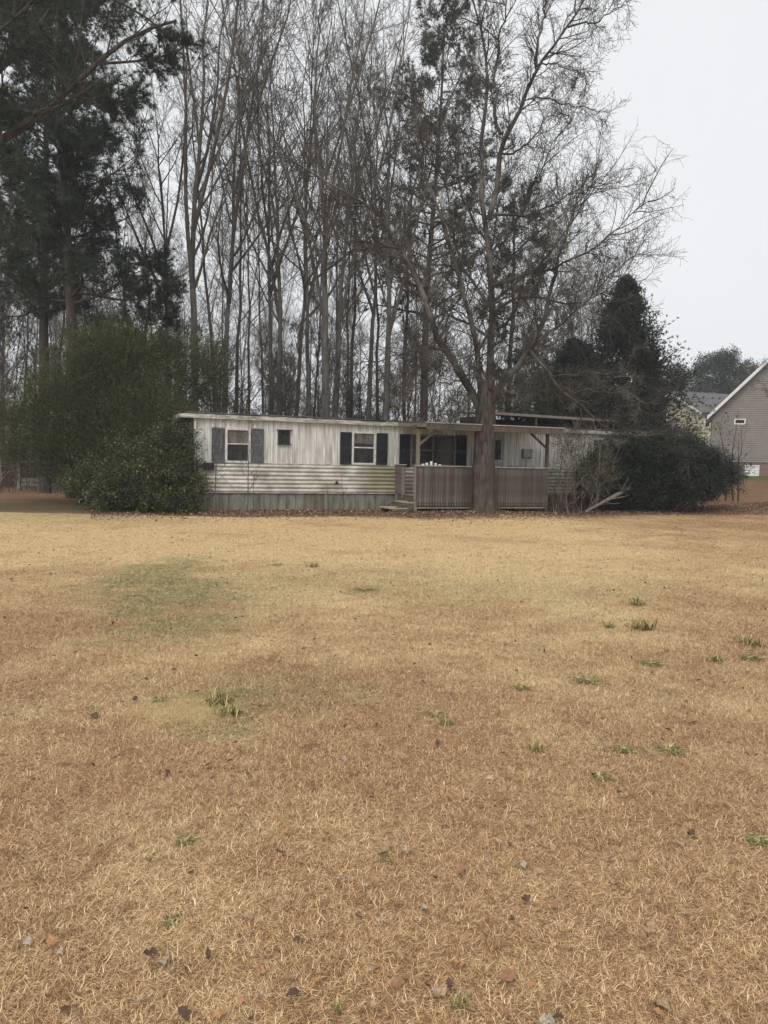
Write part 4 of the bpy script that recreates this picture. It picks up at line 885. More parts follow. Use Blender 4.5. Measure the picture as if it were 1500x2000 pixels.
# ------------- undergrowth
def thicket(n, xr, Dr, hr, mat, name, label, seed, r=.006, K=6, branch=3):
    global rng; rng = np.random.default_rng(seed)
    px = rng.uniform(*xr, n); D = rng.uniform(*Dr, n); st = np.array([P(a, 900, d) for a, d in zip(px, D)]); st[:, 2] = gz(st[:, 0], st[:, 1])-.05
    h = rng.uniform(*hr, n)*(.6+.4*np.sin(px*.03+D)); d = nrm(np.c_[rng.normal(size=(n, 2))*.35, np.ones(n)]); p = st.copy(); pts = [p]
    for k in range(1, K):
        d = nrm(d+rng.normal(size=d.shape)*.16-np.array([0, 0, .03*k])); p = p+d*(np.abs(h)/(K-1))[:, None]; pts.append(p)
    pts = np.stack(pts, 1); rr = np.tile(np.linspace(r*1.6, r*.6, K), (n, 1)); A = Acc(); c = st[0]*0
    sh = rng.random(n); tubes(A, pts, rr, 3, sh)
    if branch:
        a, b = grow(pts, rr, branch, .25, 1, (25, 60), .45, 4, .03, .2, .7, .5, r*.6); tubes(A, a, b, 3, np.repeat(sh, branch))
        a, b = grow(a, b, 2, .2, 1, (25, 60), .5, 3, .03, .2, .7, .6, r*.5); tubes(A, a, b, 3, np.repeat(sh, branch*2))
    return tag(link(name, A, mat), label, 'undergrowth', kind='stuff')
thicket(1900, (-60, 1150), (33, 50), (1.0, 5.0), MB['brush'], 'undergrowth', 'tangled grey brown brush filling the floor of the woods', 41, .011, K=5)
thicket(1900, (-100, 1250), (50, 95), (2, 8.5), MB['brush'], 'far_undergrowth', 'hazy brown mass of distant brush deep in the woods', 42, .019, K=5)
thicket(1300, (150, 950), (60, 105), (5, 11), MB['brush'], 'distant_woods', 'dim band of distant twiggy woods showing low between the trunks', 46, .026, K=5)
thicket(520, (380, 900), (32, 40), (1.0, 3.0), MB['redbrush'], 'reddish_brush', 'reddish brown twiggy brush just behind the mobile home roof', 43, .007)
thicket(600, (-60, 110), (38.5, 46), (1.0, 5.2), MB['redbrush'], 'rusty_brush', 'rusty brown thicket at the left edge behind the olive bush', 44, .007)
thicket(60, (1060, 1130), (25.2, 27.5), (.6, 2.2), MB['brush'], 'porch_brush', 'tangle of dead stems between the porch and the dark bush', 45, .006)

# ============================================================ PINES
# big loblolly at left
pp_ = P(140, 900, 30); bx = float(pp_[0])
def plocal(pts, D, base): return np.array([P(x, y, D)-base for x, y in pts])
base = np.array([bx, 30, 0.]); pm = pine_meshes(0, .27, 84, 51, .36, .17, 26, .27, .017, path=[(0, 0, -.3)]+list(plocal([(140, 760), (141, 640), (135, 500), (128, 400), (118, 300), (112, 200), (110, 60), (115, -120)], 30, base)), sub=8, sub2=4, ends=2)
pine(pm, tuple(base), label='big dark pine on the left with a full crown reaching the frame top', cat='tree')
base = np.array([float(P(88, 900, 34)[0]), 34, 0.]); e = pine(pm, tuple(base), 2.4, (1.05, 1.05, 1.02), label='second dark pine standing close behind the left side of the big one', cat='tree')
base = P(283, 900, 34); base[2] = 0; pm2 = pine_meshes(10.8, .17, 30, 52, .52, .19, 28, .26, .017, sub2=4)
pine(pm2, tuple(base), label='smaller pine right of the big dark pine, with needles only near its top', cat='tree')
# near pine off the left edge whose limbs reach into the frame
base = np.array([float(P(-190, 900, 20)[0]), 20, 0.]); 
def limb_pine():
    global rng; rng = np.random.default_rng(53); D0 = 20
    tp = resample(np.array([[0, 0, -.3]]+[list(P(x, y, D0)-base) for x, y in ((-190, 700), (-180, 500), (-160, 330), (-150, 150), (-150, -100), (-150, -350))]), 14)[None]
    tr = np.linspace(.30, .10, 14)[None]; T_ = Acc(); tubes(T_, tp, tr, 12)
    lim = [([(-165, 380, 0), (-90, 320, 0), (-10, 290, .3), (40, 250, .4), (75, 222, .5), (130, 185, .8), (190, 120, 1.0), (230, 80, 1.2), (290, 50, 1.4), (345, 40, 1.6)], .15, .03),
           ([(75, 222, .5), (40, 215, .3), (10, 208, .2), (-20, 215, .0)], .06, .02), ([(-160, 250, 0), (-60, 190, .5), (20, 120, .8), (70, 60, 1.0), (110, 0, 1.2), (150, -60, 1.4)], .12, .02),
           ([(190, 125, 1.0), (230, 122, 1.3), (290, 118, 1.7), (350, 100, 2.0)], .045, .015), ([(130, 185, .8), (180, 195, 1.2), (225, 200, 1.6), (255, 195, 1.8)], .04, .012),
           ([(-175, 460, 0), (-100, 480, .5), (-20, 500, 1), (30, 540, 1.5), (60, 570, 1.8)], .08, .02), ([(-150, 100, 0), (-60, 40, .6), (40, -20, 1), (150, -30, 1.4), (260, 10, 1.8), (320, 60, 2.0)], .10, .02),
           ([(-160, 300, 0), (-60, 280, -.5), (0, 330, -.8), (30, 400, -.9), (50, 440, -1)], .07, .015), ([(-160, 200, 0), (-80, 120, -.3), (0, 60, -.4), (60, 10, -.5), (100, -40, -.5)], .08, .02)]
    a = np.array([resample([P(x, y, D0+d)-base for x, y, d in l[0]], 12) for l in lim]); b = np.array([np.linspace(l[1], l[2], 12) for l in lim])
    B = Acc(); tubes(B, a, b, 8); c, d = grow(a, b, 18, .3, 1, (30, 65), .28, 6, .04, .14, .4, .3, .010, .3, .5); tubes(B, c, d, 5)
    e, f = grow(c, d, 6, .25, 1, (25, 55), .45, 4, .08, .15, .6, .5, .006, .2, .3); tubes(B, e, f, 3)
    N = Acc()
    for q in (e, c):
        for j in range(2): tufts(N, q[:, -1-j], q[:, -1-j]-q[:, -2-j]+np.array([0, 0, .05]), 34, .22, .011, .7)
    return T_.mesh('trunk', True), B.mesh('branches', True), N.mesh('needles')
pine(limb_pine(), tuple(base), label='near pine just outside the left edge, its limbs reaching across the top left corner', cat='tree')
# tall pine behind the maple
base = np.array([float(P(828, 900, 41)[0]), 41, 0.]); 
pm3 = pine_meshes(0, .27, 84, 54, .38, .19, 26, .27, .020, path=[(0, 0, -.3)]+list(plocal([(828, 760), (833, 567), (843, 450), (850, 367), (863, 200), (866, 100), (868, 45)], 41, base)), sub=6, sub2=3)
pine(pm3, tuple(base), label='tall pine behind the bare maple, its dark crown showing through the branches', cat='tree')
base = np.array([float(P(985, 900, 44)[0]), 44, 0.]); pm4 = pine_meshes(17.5, .22, 50, 55, .30, .17, 24, .28, .022, sub=6, sub2=2)
pine(pm4, tuple(base), label='shorter pine right of the tall hazy pine, seen through the maple branches', cat='tree')

# ============================================================ CEDAR and evergreen shapes on the right
def cedar(name, px, D, ytop, rbase, seed, nb_=520, label='', mat=M_cedar, zlow=.3, leafl=.13):
    global rng; rng = np.random.default_rng(seed)
    b = P(px, 900, D); b[2] = float(gz(b[0], b[1])); H = float(P(px, ytop, D)[2])-b[2]
    e = empty(name, tuple(b), label=label, cat='tree')
    K = 10; tp = np.c_[np.zeros(K), np.zeros(K), np.linspace(-.2, H, K)][None]; T_ = Acc(); tubes(T_, tp, np.linspace(.2, .015, K)[None], 8); link('trunk', T_, MB['pine'], e, True)
    z = zlow+(H-zlow)*rng.random(nb_)**.9; az = rng.random(nb_)*6.283; t = z/H
    ln = rbase*(1-t)**.82*rng.uniform(.62, 1.18, nb_)+.12; ln *= 1+.14*np.sin(az*3+z*2.2)
    el = np.radians(5+45*t)+rng.normal(size=nb_)*.12; d = np.c_[np.cos(az)*np.cos(el), np.sin(az)*np.cos(el), np.sin(el)]
    s0 = np.c_[np.zeros(nb_), np.zeros(nb_), z]; kk = np.linspace(0, 1, 6); pts = s0[:, None]+d[:, None]*(ln[:, None]*kk)[..., None]; pts[..., 2] += -.10*ln[:, None]*kk**2+.12*ln[:, None]*kk**4
    B = Acc(); rr = np.tile(np.linspace(.02, .006, 6), (nb_, 1)); tubes(B, pts, rr, 3)
    a, c = grow(pts, rr, 8, .25, 1, (30, 60), .33, 3, .03, .1, .6, .5, .004, .4, .15); tubes(B, a, c, 3); link('branches', B, MB['pine'], e)
    N = Acc()
    for j in (1, 2): tufts(N, a[:, j], a[:, j]-a[:, j-1], 9, leafl*1.25, .036, .4)
    for j in (3, 4, 5): tufts(N, pts[:, j], pts[:, j]-pts[:, j-1], 10, leafl, .022, .6)
    link('foliage', N, mat, e); return e
cedar('cedar_tree', 1210, 36, 550, 4.3, 61, 950, 'dark cone-shaped evergreen rising behind the right end of the mobile home')
cedar('cedar_tree', 1112, 38, 672, 4.2, 62, 800, 'lower dark evergreen left of the cone-shaped one, behind the maple branches')
cedar('cedar_tree', 1262, 40, 690, 1.6, 63, 300, 'short dark evergreen tucked against the right side of the cone-shaped one')

def lobes(*ls): return [(P(x, y, D), r) for x, y, D, r in ls]
rng = np.random.default_rng(71)
# olive feathery shrub mass at left
b = P(215, 960, 26.5); b[2] = 0
bush('olive_shrub', b, lobes((215, 790, 26.5, (2.6, 1.6, 2.3)), (110, 810, 26, (1.9, 1.4, 1.7)), (40, 830, 26.5, (1.3, 1.2, 1.3)), (250, 705, 27, (1.9, 1.5, 1.5)), (175, 710, 27, (1.3, 1.2, 1.2)), (340, 730, 28.5, (1.8, 1.3, 1.6)), (405, 730, 29.5, (.9, .9, 1.3)),
      (300, 840, 25.6, (1.5, 1.2, 1.7)), (160, 900, 25.5, (1.6, 1.2, 1.1)), (280, 900, 25, (1.7, 1.0, 1.2)), (70, 885, 26, (1.1, 1.0, .8)), (215, 850, 26, (2.2, 1.4, 1.6))), 8600, 34, .072, M_feather, MB['brush'], 60, .36, .55, .55, .30,
      label='huge rounded olive green shrub covering the left end of the mobile home', cat='shrub')
rng = np.random.default_rng(72)
b = P(290, 1000, 22.6); b[2] = 0
bush('glossy_shrub', b, lobes((290, 950, 22.4, (1.15, .9, .75)), (350, 945, 22.6, (.65, .6, .8)), (230, 965, 22.4, (.8, .7, .55)), (330, 890, 23, (.75, .7, .7)), (270, 905, 23, (.9, .7, .6)), (190, 935, 23.3, (.85, .6, .5)), (300, 985, 22.2, (1.5, .6, .22)), (345, 850, 23.2, (.45, .4, .4))), 2600, 24, .066, M_broad, MB['brush'], 30, .26, .9, .1, .55, tri=False,
      label='dark broadleaf shrub with glossy leaves spreading low in front of the olive shrub', cat='shrub')
rng = np.random.default_rng(73)
b = P(1290, 985, 28.5); b[2] = .1
bush('dark_holly', b, lobes((1290, 915, 28.3, (1.9, 1.2, 1.15)), (1365, 925, 28.6, (1.25, 1.0, .9)), (1225, 905, 28.2, (1.3, 1.1, 1.1)), (1165, 935, 27.8, (.9, .8, .85)), (1396, 925, 28.8, (.92, .8, .72)), (1300, 880, 28.6, (1.5, 1.0, .75)), (1230, 960, 27.6, (1.3, .7, .45)), (1330, 955, 28, (1.5, .8, .5))), 5200, 26, .078, M_holly, MB['pine'], 26, .22, .75, .2, .5, zmin=.15,
      label='wide very dark dense bush right of the porch with a rounded outline', cat='bush')
rng = np.random.default_rng(74)
b = P(1120, 992, 26.4); b[2] = 0
bush('privet_shrub', b, lobes((1120, 900, 26.4, (.6, .5, 1.2)), (1160, 905, 26.8, (.7, .5, .9)), (1100, 860, 26.6, (.4, .4, .6)), (1175, 940, 26.4, (.7, .5, .5)), (1140, 850, 27, (.6, .4, .5))), 620, 15, .065, M_olive, MB['pale'], 18, .22, .7, .3, .3,
      stem_r=.014, label='loose yellowish green shrub with upright stems against the right corner of the porch', cat='shrub')
rng = np.random.default_rng(75)
b = P(1040, 900, 36); b[2] = float(gz(b[0], 36))
bush('green_shrub', b, lobes((1040, 780, 36, (1.7, 1.0, .9)), (1085, 785, 36, (1.2, .9, .8)), (985, 785, 36, (1.0, .8, .8)), (900, 795, 36, (.9, .7, .7)), (1000, 830, 36, (2.0, 1, 1.2))), 1500, 16, .11, M_olive, MB['brush'], 24, .3, .6, .4, .25,
      label='yellowish green shrub showing above the shed roof on both sides of the maple trunk', cat='shrub')
rng = np.random.default_rng(76)
b = P(1330, 900, 42); b[2] = float(gz(b[0], 42))
bush('thin_shrub', b, lobes((1335, 830, 42, (1.3, .8, 1.2)), (1300, 800, 42, (1.2, .8, 1.5)), (1365, 850, 40, (.8, .8, .7)), (1320, 870, 41, (1.5, .8, 1.0))), 180, 13, .09, M_olive, MB['pale'], 20, .32, .7, .4, .3,
      stem_r=.018, label='sparse olive shrub in front of the cream house', cat='shrub')
rng = np.random.default_rng(77)
b = P(1395, 930, 31.5); b[2] = float(gz(b[0], 33))
bush('leafy_shoots', b, lobes((1415, 850, 33, (.35, .3, .7)), (1438, 840, 33, (.3, .3, .5)), (1405, 825, 33, (.2, .2, .35))), 46, 7, .07, M_holly, MB['brush'], 5, .2, .7, .3, .4,
      label='few leafy shoots sticking up before the taupe siding of the neighbour house', cat='shrub')
# far trees beyond the houses
def round_tree(px, D, ytop, crown, nclump, label, seed, mat=M_far, leafs=.32, name='far_tree', per=14):
    global rng; rng = np.random.default_rng(seed); b = P(px, 900, D); b[2] = float(gz(b[0], b[1])); e = empty(name, tuple(b), label=label, cat='tree')
    top = float(P(px, ytop, D)[2])-b[2]; T_ = Acc(); tp = resample([[0, 0, -.3], [.2, 0, top*.4], [-.1, 0, top*.7], [0, 0, top*.95]], 9)[None]; tubes(T_, tp, np.linspace(.35, .05, 9)[None], 8)
    lb_ = [(P(x, y, D+dd)-b, r) for x, y, dd, r in crown]
    for c, r in lb_:
        q = resample([tp[0, 4], (tp[0, 5]+c)/2+[0, 0, -.5], c], 6)[None]; tubes(T_, q, np.linspace(.14, .04, 6)[None], 5)
        g, h = grow(q, np.linspace(.14, .04, 6)[None], 8, .3, 1, (30, 60), .5, 4, .05, .15, .5, .3, .02); tubes(T_, g, h, 3)
    link('trunk', T_, MB['forest'], e, True)
    cp, cd = lobe_points(lb_, nclump); A = Acc(); pos = np.repeat(cp, per, 0)+rng.normal(size=(nclump*per, 3))*leafs*.8
    leaves(A, pos, np.repeat(cd, per, 0)+rng.normal(size=pos.shape)*.9, leafs*rng.uniform(.5, 1.1, len(pos)), leafs*.35, shade=np.clip(np.repeat(rng.random(nclump), per)+rng.normal(size=len(pos))*.1, 0, 1))
    link('crown', A, mat, e); return e
round_tree(1400, 105, 684, [(1395, 712, 0, (2.6, 2, 1.8)), (1420, 700, 0, (1.9, 2, 1.2)), (1372, 722, 0, (1.5, 1.5, 1.3)), (1425, 722, 0, (2.0, 2, 1.4)), (1375, 752, 0, (2.8, 2, 1.6)), (1415, 760, 0, (3.0, 2, 1.7)), (1360, 770, 0, (1.5, 1.5, 1.2))], 1500,
           'broad round-topped pine far beyond the roof of the cream house', 81)
round_tree(1462, 118, 705, [(1462, 720, 0, (2.2, 2, 1.3)), (1480, 735, 0, (2.5, 2, 1.5)), (1450, 745, 0, (2.5, 2, 1.8)), (1440, 770, 0, (3, 2, 2))], 900, 'far round-topped tree partly hidden by the steep gable', 82)
round_tree(1315, 66, 708, [(1312, 728, 0, (1.3, 1, .8)), (1330, 745, 0, (1.0, 1, 1.2)), (1300, 750, 0, (1.2, 1, 1.4)), (1320, 775, 0, (1.7, 1, 1.4)), (1335, 735, 0, (.6, .8, .6))], 560, 'dense dusky tree between the cone-shaped evergreen and the cream house', 83, leafs=.22)
round_tree(1270, 78, 760, [(1270, 790, 0, (3, 2, 2)), (1230, 790, 0, (3, 2, 2)), (1330, 800, 0, (3, 2, 1.6))], 400, 'low dusky tree mass behind the dark bush', 84, leafs=.3)
# bare branches at the far right edge
rng = np.random.default_rng(85)
bt = bare_tree_meshes(9, .10, 18, 86, .25, .38, (25, 55), 0, .9, .006)
p = P(1560, 900, 34); e = bare_tree(bt, (p[0], 34, float(gz(p[0], 34))), (1, 1, .88), 1.0, label='small bare tree beyond the right edge, its twigs crossing the gable wall', cat='tree')
# pale multi-stem shrub at left edge
sp = bare_tree_meshes(3.0, .05, 10, 87, .12, .55, (20, 45), 2, .7, .005); p = P(-4, 945, 27); e = bare_tree(sp, (p[0], 27, 0), (1, 1, 1), .5, label='small pale branching shrub at the left edge under the olive shrub', cat='shrub')
for c in [c for c in bpy.data.objects if c.parent == e]:
    c.data.materials.clear(); c.data.materials.append(MB['pale'])

# saplings in front of the trailer
def sapling(px, D, ytop, seed, label, n=14, lean=0.0, r=.02):
    global rng; rng = np.random.default_rng(seed); b = P(px, 1000, D); b[2] = 0; H = float(P(px, ytop, D)[2])
    e = empty('sapling', tuple(b), label=label, cat='sapling'); K = 9; tp = np.c_[np.linspace(0, lean, K)+rng.normal(size=K)*.012, rng.normal(size=K)*.012, np.linspace(-.08, H, K)][None]; tr = np.linspace(r, .005, K)[None]
    T_ = Acc(); tubes(T_, tp, tr, 6); B = Acc()
    if n:
        a, c = grow(tp, tr, n, .18, .95, (30, 55), .24, 5, .04, .08, .5, .4, .004, .3, .2); tubes(B, a, c, 4); a, c = grow(a, c, 4, .3, 1, (25, 50), .35, 3, .04, .1, .6, .5, .0035, .2, .08); tubes(B, a, c, 3); link('branches', B, MB['forest'], e, True)
    link('stem', T_, MB['forest'], e, True); return e
sapling(421, 22.6, 812, 91, 'slender bare sapling standing before the left shutter of the leftmost window', 16)
sapling(485, 22.9, 800, 92, 'taller bare sapling crossing the right edge of the leftmost window', 18)
sapling(493, 22.95, 925, 93, 'short bare shoot just right of the taller sapling', 6, .05, .012)
sapling(642, 24.2, 952, 94, 'short dark stick leaning on the skirting below the blank siding', 0, -.06, .018)
sapling(672, 24.6, 935, 95, 'crooked bare stick on the skirting left of the middle window', 4, -.10, .016)

# vines / fallen log
def log():
    global rng; rng = np.random.default_rng(96); a = P(1143, 993, 26.2); a[2] = .06; c = P(1232, 953, 27.4); m = P(1190, 972, 26.8)
    q = resample([a, m+[0, 0, -.03], c], 9); b = a.copy(); e = empty('fallen_branch', tuple(b), label='pale fallen branch lying on the leaves, propped against the dark bush', cat='branch')
    A = Acc(); tubes(A, (q-b)[None], np.linspace(.045, .085, 9)[None], 9); g, h = grow((q-b)[None], np.linspace(.045, .08, 9)[None], 5, .3, .9, (25, 50), .35, 5, .02, .12, .35, .3, .008); B = Acc(); tubes(B, g, h, 4)
    link('limb', A, MB['pale'], e, True); link('twigs', B, MB['pale'], e, True)
log()
def vine():
    q = np.array([P(430, 925, 22.9), P(450, 948, 22.8), P(470, 970, 22.7), P(481, 985, 22.7)]); b = q[-1].copy(); b[2] = 0; A = Acc(); tubes(A, (resample(q, 8)-b)[None], np.full((1, 8), .008), 5)
    o = link('dead_vine', A, MB['pale'], None, True); o.location = tuple(b); tag(o, 'thin pale dead vine hanging across the lower siding below the leftmost window', 'vine')
vine()
# junk at left behind the shrubs
p = P(70, 950, 36); M_junk = simple('grey_green_boards', (.10, .11, .09), (.20, .20, .17), 3, None, .9, .2)
J = empty('old_pen', (p[0], 36, 0), .05, label='low weathered board pen with corner posts at the left edge under the olive shrub', cat='pen')
for x in (-.9, 1.2, 3.2): link('post', Acc().box(x, x+.16, 0, .16, -.1, 1.35), M_junk, J)
for z in (.2, .42, .64): link('board', Acc().box(-.7 if z < .6 else 1.4, 3.2, .02, .06, z, z+.17), M_junk, J)
link('top_rail', Acc().box(-1.0, 3.4, -.02, .18, 1.36, 1.41), M_junk, J)

# ============================================================ LEAVES AND WEEDS ON THE LAWN
def litter(n, mat_stops, seed):
    global rng; rng = np.random.default_rng(seed); out = []
    u_ = rng.uniform(-3, 26, n); dist = -np.abs(rng.normal(size=n))*1.3+.1; pts = A0[None]+eu[None]*u_[:, None]+ev[None]*(dist-.05)[:, None]
    inp = (u_ > PU-.9) & (u_ < PU+PLN+.1); pts[inp] -= ev*(PW-.1+0*dist[inp][:, None]); 
    m = int(n*1.3); X = rng.uniform(-10, 22, m); Y = rng.uniform(3.2, 27, m); q = np.c_[X, Y, np.zeros(m)]; keep = rng.random(m) < (.30+.6*sm((Y-18)/8)*.6+.4*sm((X-5)/8)); q = q[keep & (np.abs(X) < .6*Y+1) & (Y < 22.5+.33*np.maximum(X, -4))]
    p = np.concatenate([pts, q]); p[:, 2] = gz(p[:, 0], p[:, 1])+rng.uniform(.012, .045, len(p))
    d = nrm(np.c_[rng.normal(size=(len(p), 2)), rng.normal(size=len(p))*.3]); A = Acc(); s = nrm(np.cross(d, [0, 0, 1.])+np.c_[np.zeros((len(p), 2)), rng.normal(size=len(p))*.5])
    ln = np.where(np.arange(len(p)) < n, rng.uniform(.035, .085, len(p)), rng.uniform(.015, .05, len(p)))[:, None]; wd = ln*rng.uniform(.45, .8, len(p))[:, None]; nn = np.array([0, 0, 1.])
    v = np.stack([p, p+d*ln*.45+s*wd*.5+nn*wd*.25, p+d*ln, p+d*ln*.45-s*wd*.5+nn*wd*.18], 1); A.add(v, np.arange(len(p)*4).reshape(-1, 4), np.repeat(rng.random(len(p)), 4))
    return A
M_litter = leafmat('dry_leaves', [(0, (.085, .045, .026)), (.4, (.17, .10, .06)), (.8, (.30, .20, .13)), (1, (.44, .34, .25))], .8, .2)
tag(link('leaf_litter', litter(30000, None, 101), M_litter), 'brown fallen leaves thickly strewn along the front of the mobile home', 'leaves', kind='stuff')
# single leaves: curled oval leaf with a lobed edge
def leaf_mesh(seed, curl):
    r = random.Random(seed); n = 9; prof = [0, .30, .46, .40, .50, .36, .28, .12, 0]; v = []; f = []
    for i in range(n):
        t = i/(n-1); wv = prof[i]*.55; z = curl*(t-.5)**2*1.6
        wv *= r.choice((.55, 1, 1.25)) if 0 < i < n-1 else 1
        v += [(t-.5, -wv+r.uniform(-.03, .03), z+.35*abs(curl)*wv+r.uniform(0, .05)), (t-.5, 0, z), (t-.5, wv+r.uniform(-.03, .03), z+.45*abs(curl)*wv+r.uniform(0, .05))]
    for i in range(n-1):
        b = i*3; f += [(b, b+3, b+4, b+1), (b+1, b+4, b+5, b+2)]
    v += [(-.5, -.008, 0), (-.78, -.008, .03), (-.78, .008, .03), (-.5, .008, 0)]; f.append((27, 28, 29, 30)); return Acc().add(v, f).mesh('fallen_leaf', True)
LM = [leaf_mesh(i, c) for i, c in enumerate((.5, .8, .35, -.45))]
leafcol = {'tan': ((.20, .12, .065), (.42, .29, .17)), 'pale grey': ((.16, .12, .085), (.46, .38, .29)), 'dark brown': ((.055, .032, .02), (.11, .062, .04)), 'orange': ((.24, .11, .05), (.44, .24, .11)), 'rust brown': ((.20, .10, .055), (.30, .16, .09))}
LMAT = {k: simple('leaf_'+k.replace(' ', '_'), a, b, 6, None, .7, .3, world=False) for k, (a, b) in leafcol.items()}
lm_cache = {}
def put_leaf(px, py, size_px, colr, label, i, group=None):
    g = G(px, py, .03); D = g[1]; s = size_px*D/FPX; mi = i % 4; key = (mi, colr)
    if key not in lm_cache: q = LM[mi].copy(); q.materials.append(LMAT[colr]); lm_cache[key] = q
    o = link('fallen_leaf', lm_cache[key]); o.location = (g[0], g[1], .026); o.scale = (s, s, s); o.rotation_euler = (R(rt.uniform(-28, 28)), R(rt.uniform(-22, 22)), rt.uniform(0, 6.28)); tag(o, label, 'leaf', group)
NAMED = [(262, 1366, 20, 'dark brown', 'dark brown leaf just left of the pale sandy spot'), (365, 1778, 30, 'tan', 'tan leaf above the small green weed in the lower left'), (100, 1835, 34, 'orange', 'small orange leaf sliver in the lower left corner area'),
    (318, 1872, 44, 'pale grey', 'pale curled leaf lying beside a darker one, lower left'), (290, 1860, 34, 'dark brown', 'dark upright leaf touching the pale curled leaf, lower left'), (408, 1865, 32, 'dark brown', 'small dark oval leaf right of the pale curled leaf'),
    (278, 1948, 40, 'pale grey', 'greyish leaf near the bottom edge, left of centre'), (358, 1972, 34, 'dark brown', 'dark leaf at the bottom edge, left of centre'), (428, 1978, 30, 'orange', 'orange leaf at the bottom edge, left of centre'),
    (788, 1660, 30, 'pale grey', 'pale torn leaf with a shadow beside it, centre of the lawn'), (752, 1665, 32, 'dark brown', 'dark leaf left of the pale torn leaf in the centre'), (718, 1588, 14, 'pale grey', 'tiny white leaf above the centre pair'),
    (902, 1697, 32, 'rust brown', 'rust brown leaf right of the centre pair'), (830, 1777, 38, 'pale grey', 'flat greyish leaf below the centre pair'), (1000, 1793, 26, 'dark brown', 'small round dark brown ball-like leaf, lower centre'),
    (1022, 1685, 22, 'pale grey', 'small pale leaf right of centre'), (860, 1938, 40, 'tan', 'tan leaf near the bottom edge, right of centre'), (775, 1920, 34, 'rust brown', 'rust brown leaf near the bottom edge, at centre'), (990, 1905, 48, 'rust brown', 'long rust brown leaf near the bottom, right of centre'),
    (1292, 1957, 46, 'tan', 'large tan leaf near the bottom right'), (1270, 1815, 38, 'tan', 'tan leaf above the large one, lower right'), (1345, 1628, 30, 'dark brown', 'dark leaf at the right, beyond the pale one'), (1330, 1648, 28, 'pale grey', 'pale leaf just under the dark one at the right'),
    (482, 1785, 26, 'tan', 'small tan leaf left of centre, level with the green weed'), (505, 1895, 26, 'orange', 'small orange leaf between the centre and the lower left'), (575, 1303, 12, 'pale grey', 'pale leaf bit right of the sandy spot'), (1320, 1378, 12, 'pale grey', 'tiny white leaf bit at the right of the lawn'),
    (1065, 1990, 40, 'pale grey', 'greyish leaf cut by the bottom edge'), (855, 1450, 20, 'dark brown', 'dark leaf among green blades at mid lawn'), (1205, 1508, 16, 'tan', 'small tan leaf at mid right'), (405, 1493, 22, 'dark brown', 'dark leaf left of centre at mid lawn'), (185, 1395, 24, 'dark brown', 'dark wide leaf at mid left')]
for i, (x, y, s, c, lb) in enumerate(NAMED): put_leaf(x, y, s, c, lb, i)
for i in range(150):
    y = 1250+740*rt.random()**.9; x = rt.uniform(-10, 1510); c = rt.choice(list(leafcol)+['dark brown', 'rust brown', 'rust brown', 'tan']); put_leaf(x, y, rt.uniform(.55, 1.2)*(8+(y-1150)*.022), c, 'small dry brown leaf lying in the dead grass', i, 'small dry leaves scattered over the lawn')
# weeds
def weed_mesh(seed, flat):
    global rng; rng = np.random.default_rng(seed); n = 90; az = rng.random(n)*6.283; el = np.radians(rng.uniform(5, 35, n) if flat else rng.uniform(25, 80, n)); d = np.c_[np.cos(az)*np.cos(el), np.sin(az)*np.cos(el), np.sin(el)]
    p = rng.normal(size=(n, 3))*[.035, .035, 0]; A = Acc(); L = rng.uniform(.5, 1, n)[:, None]*.075; s = nrm(np.cross(d, [0, 0, 1.])); wv = .0035 if not flat else .006
    p1 = p+d*L; d2 = nrm(d-[0, 0, .45]); p2 = p1+d2*L*.8; v = np.stack([p-s*wv, p+s*wv, p1+s*wv*.8, p1-s*wv*.8, p2], 1); b = np.arange(n)[:, None]*5; A.add(v, b+np.array([[0, 1, 2, 3]]), np.repeat(rng.random(n), 5)); A.f[3] = [b+np.array([[3, 2, 4]])]
    return A.mesh('weed')
M_weed = leafmat('green_weeds', [(0, (.08, .085, .03)), (.45, (.21, .20, .08)), (1, (.60, .47, .24))], .85, .08)
WM = [weed_mesh(1, False), weed_mesh(2, False), weed_mesh(3, True)]
for m_ in WM: m_.materials.append(M_weed)
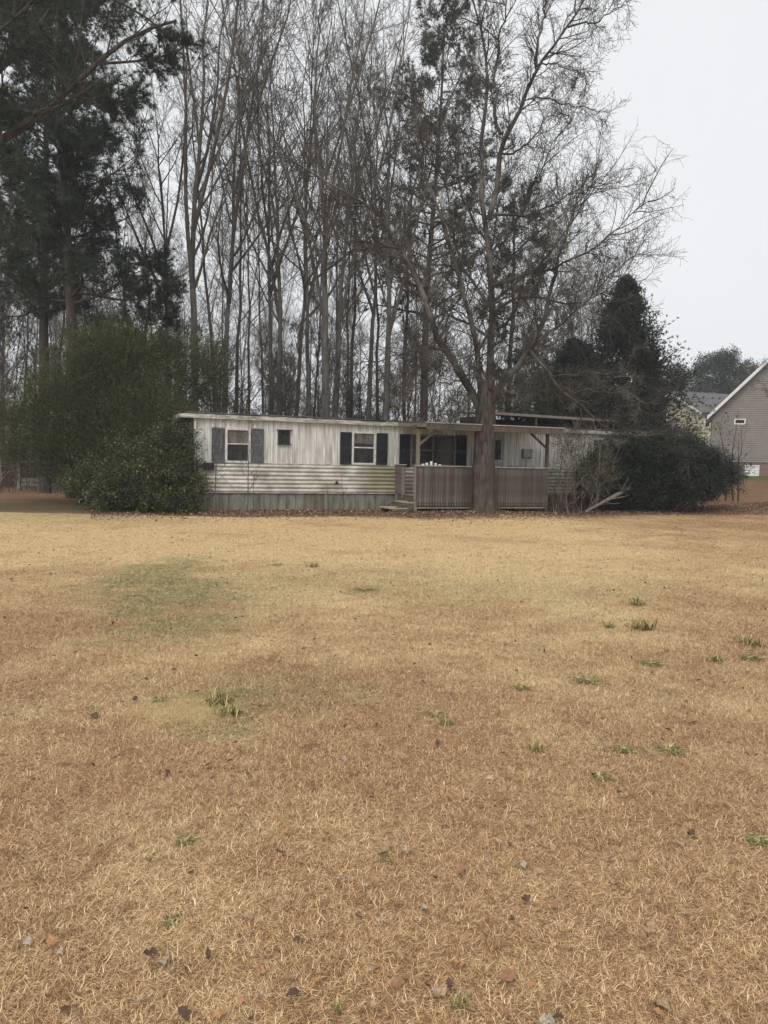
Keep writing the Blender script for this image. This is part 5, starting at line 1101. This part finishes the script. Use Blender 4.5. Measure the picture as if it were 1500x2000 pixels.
WEEDS = [(1255, 1230, 2.4, 0, 'grey green grass tuft, widest one on the right half of the lawn'), (1190, 1226, 1.3, 1, 'small green tuft just left of the widest tuft'), (1245, 1182, 1.9, 0, 'green tuft behind the widest tuft'), (1470, 1260, 1.9, 1, 'green tuft near the right edge'), (1467, 1287, 1.6, 2, 'low green tuft below the one near the right edge'),
    (1398, 1292, 1.2, 0, 'small green tuft left of the two near the right edge'), (1275, 1298, 1.5, 2, 'dull flat weed below the widest tuft'), (870, 1414, .9, 1, 'upright green tuft at the middle of the lawn'), (1047, 1466, .9, 1, 'upright green tuft right of the middle'), (1310, 1467, 1.2, 2, 'flat green weed at right, halfway down the lawn'),
    (1221, 1466, 1.1, 2, 'flat green weed left of another flat weed at right'), (1150, 1332, 1.6, 2, 'faint flat green weed right of the middle'), (332, 1800, .55, 2, 'bright green weed near the lower left corner'), (612, 1108, 1.6, 1, 'far green tuft near the trailer, left of centre'), (540, 1104, 1.6, 2, 'far faint tuft left of the far green tuft'),
    (1482, 1645, .9, 2, 'dark green weed at the right edge in the foreground'), (430, 1375, 1.7, 0, 'green tuft right of the sandy spot'), (450, 1395, 1.4, 1, 'second green tuft right of the sandy spot, slightly nearer'), (1020, 1345, 1.1, 2, 'dull green weed at the centre right of mid lawn'), (365, 1643, .7, 2, 'small green weed left of centre in the foreground'),
    (855, 1398, .9, 2, 'low weed behind the upright tuft at the middle'), (1175, 1520, .8, 2, 'tiny green weed right of centre in the foreground'), (660, 1975, .4, 0, 'tiny green tuft at the bottom, centre'), (895, 1965, .5, 1, 'green blades at the bottom edge, right of centre'), (310, 1368, .9, 2, 'little green weed left of the sandy spot'), (710, 1153, 2.0, 2, 'flat green patch straight ahead, far lawn')]
for i, (x, y, s, k, lb) in enumerate(WEEDS):
    g = G(x, y); o = link('grass_tuft', WM[k]); o.location = (g[0], g[1], .004); s *= .66; o.scale = (s, s, s*(.6 if k == 2 else .85)); o.rotation_euler = (0, 0, rt.uniform(0, 6.28)); tag(o, lb, 'weed', 'green weeds in the lawn')
print('objects', len(bpy.data.objects), 'tris', sum(sum(len(p.vertices)-2 for p in m.polygons) if len(m.polygons) < 2000 else len(m.loops)-2*len(m.polygons) for m in bpy.data.meshes))
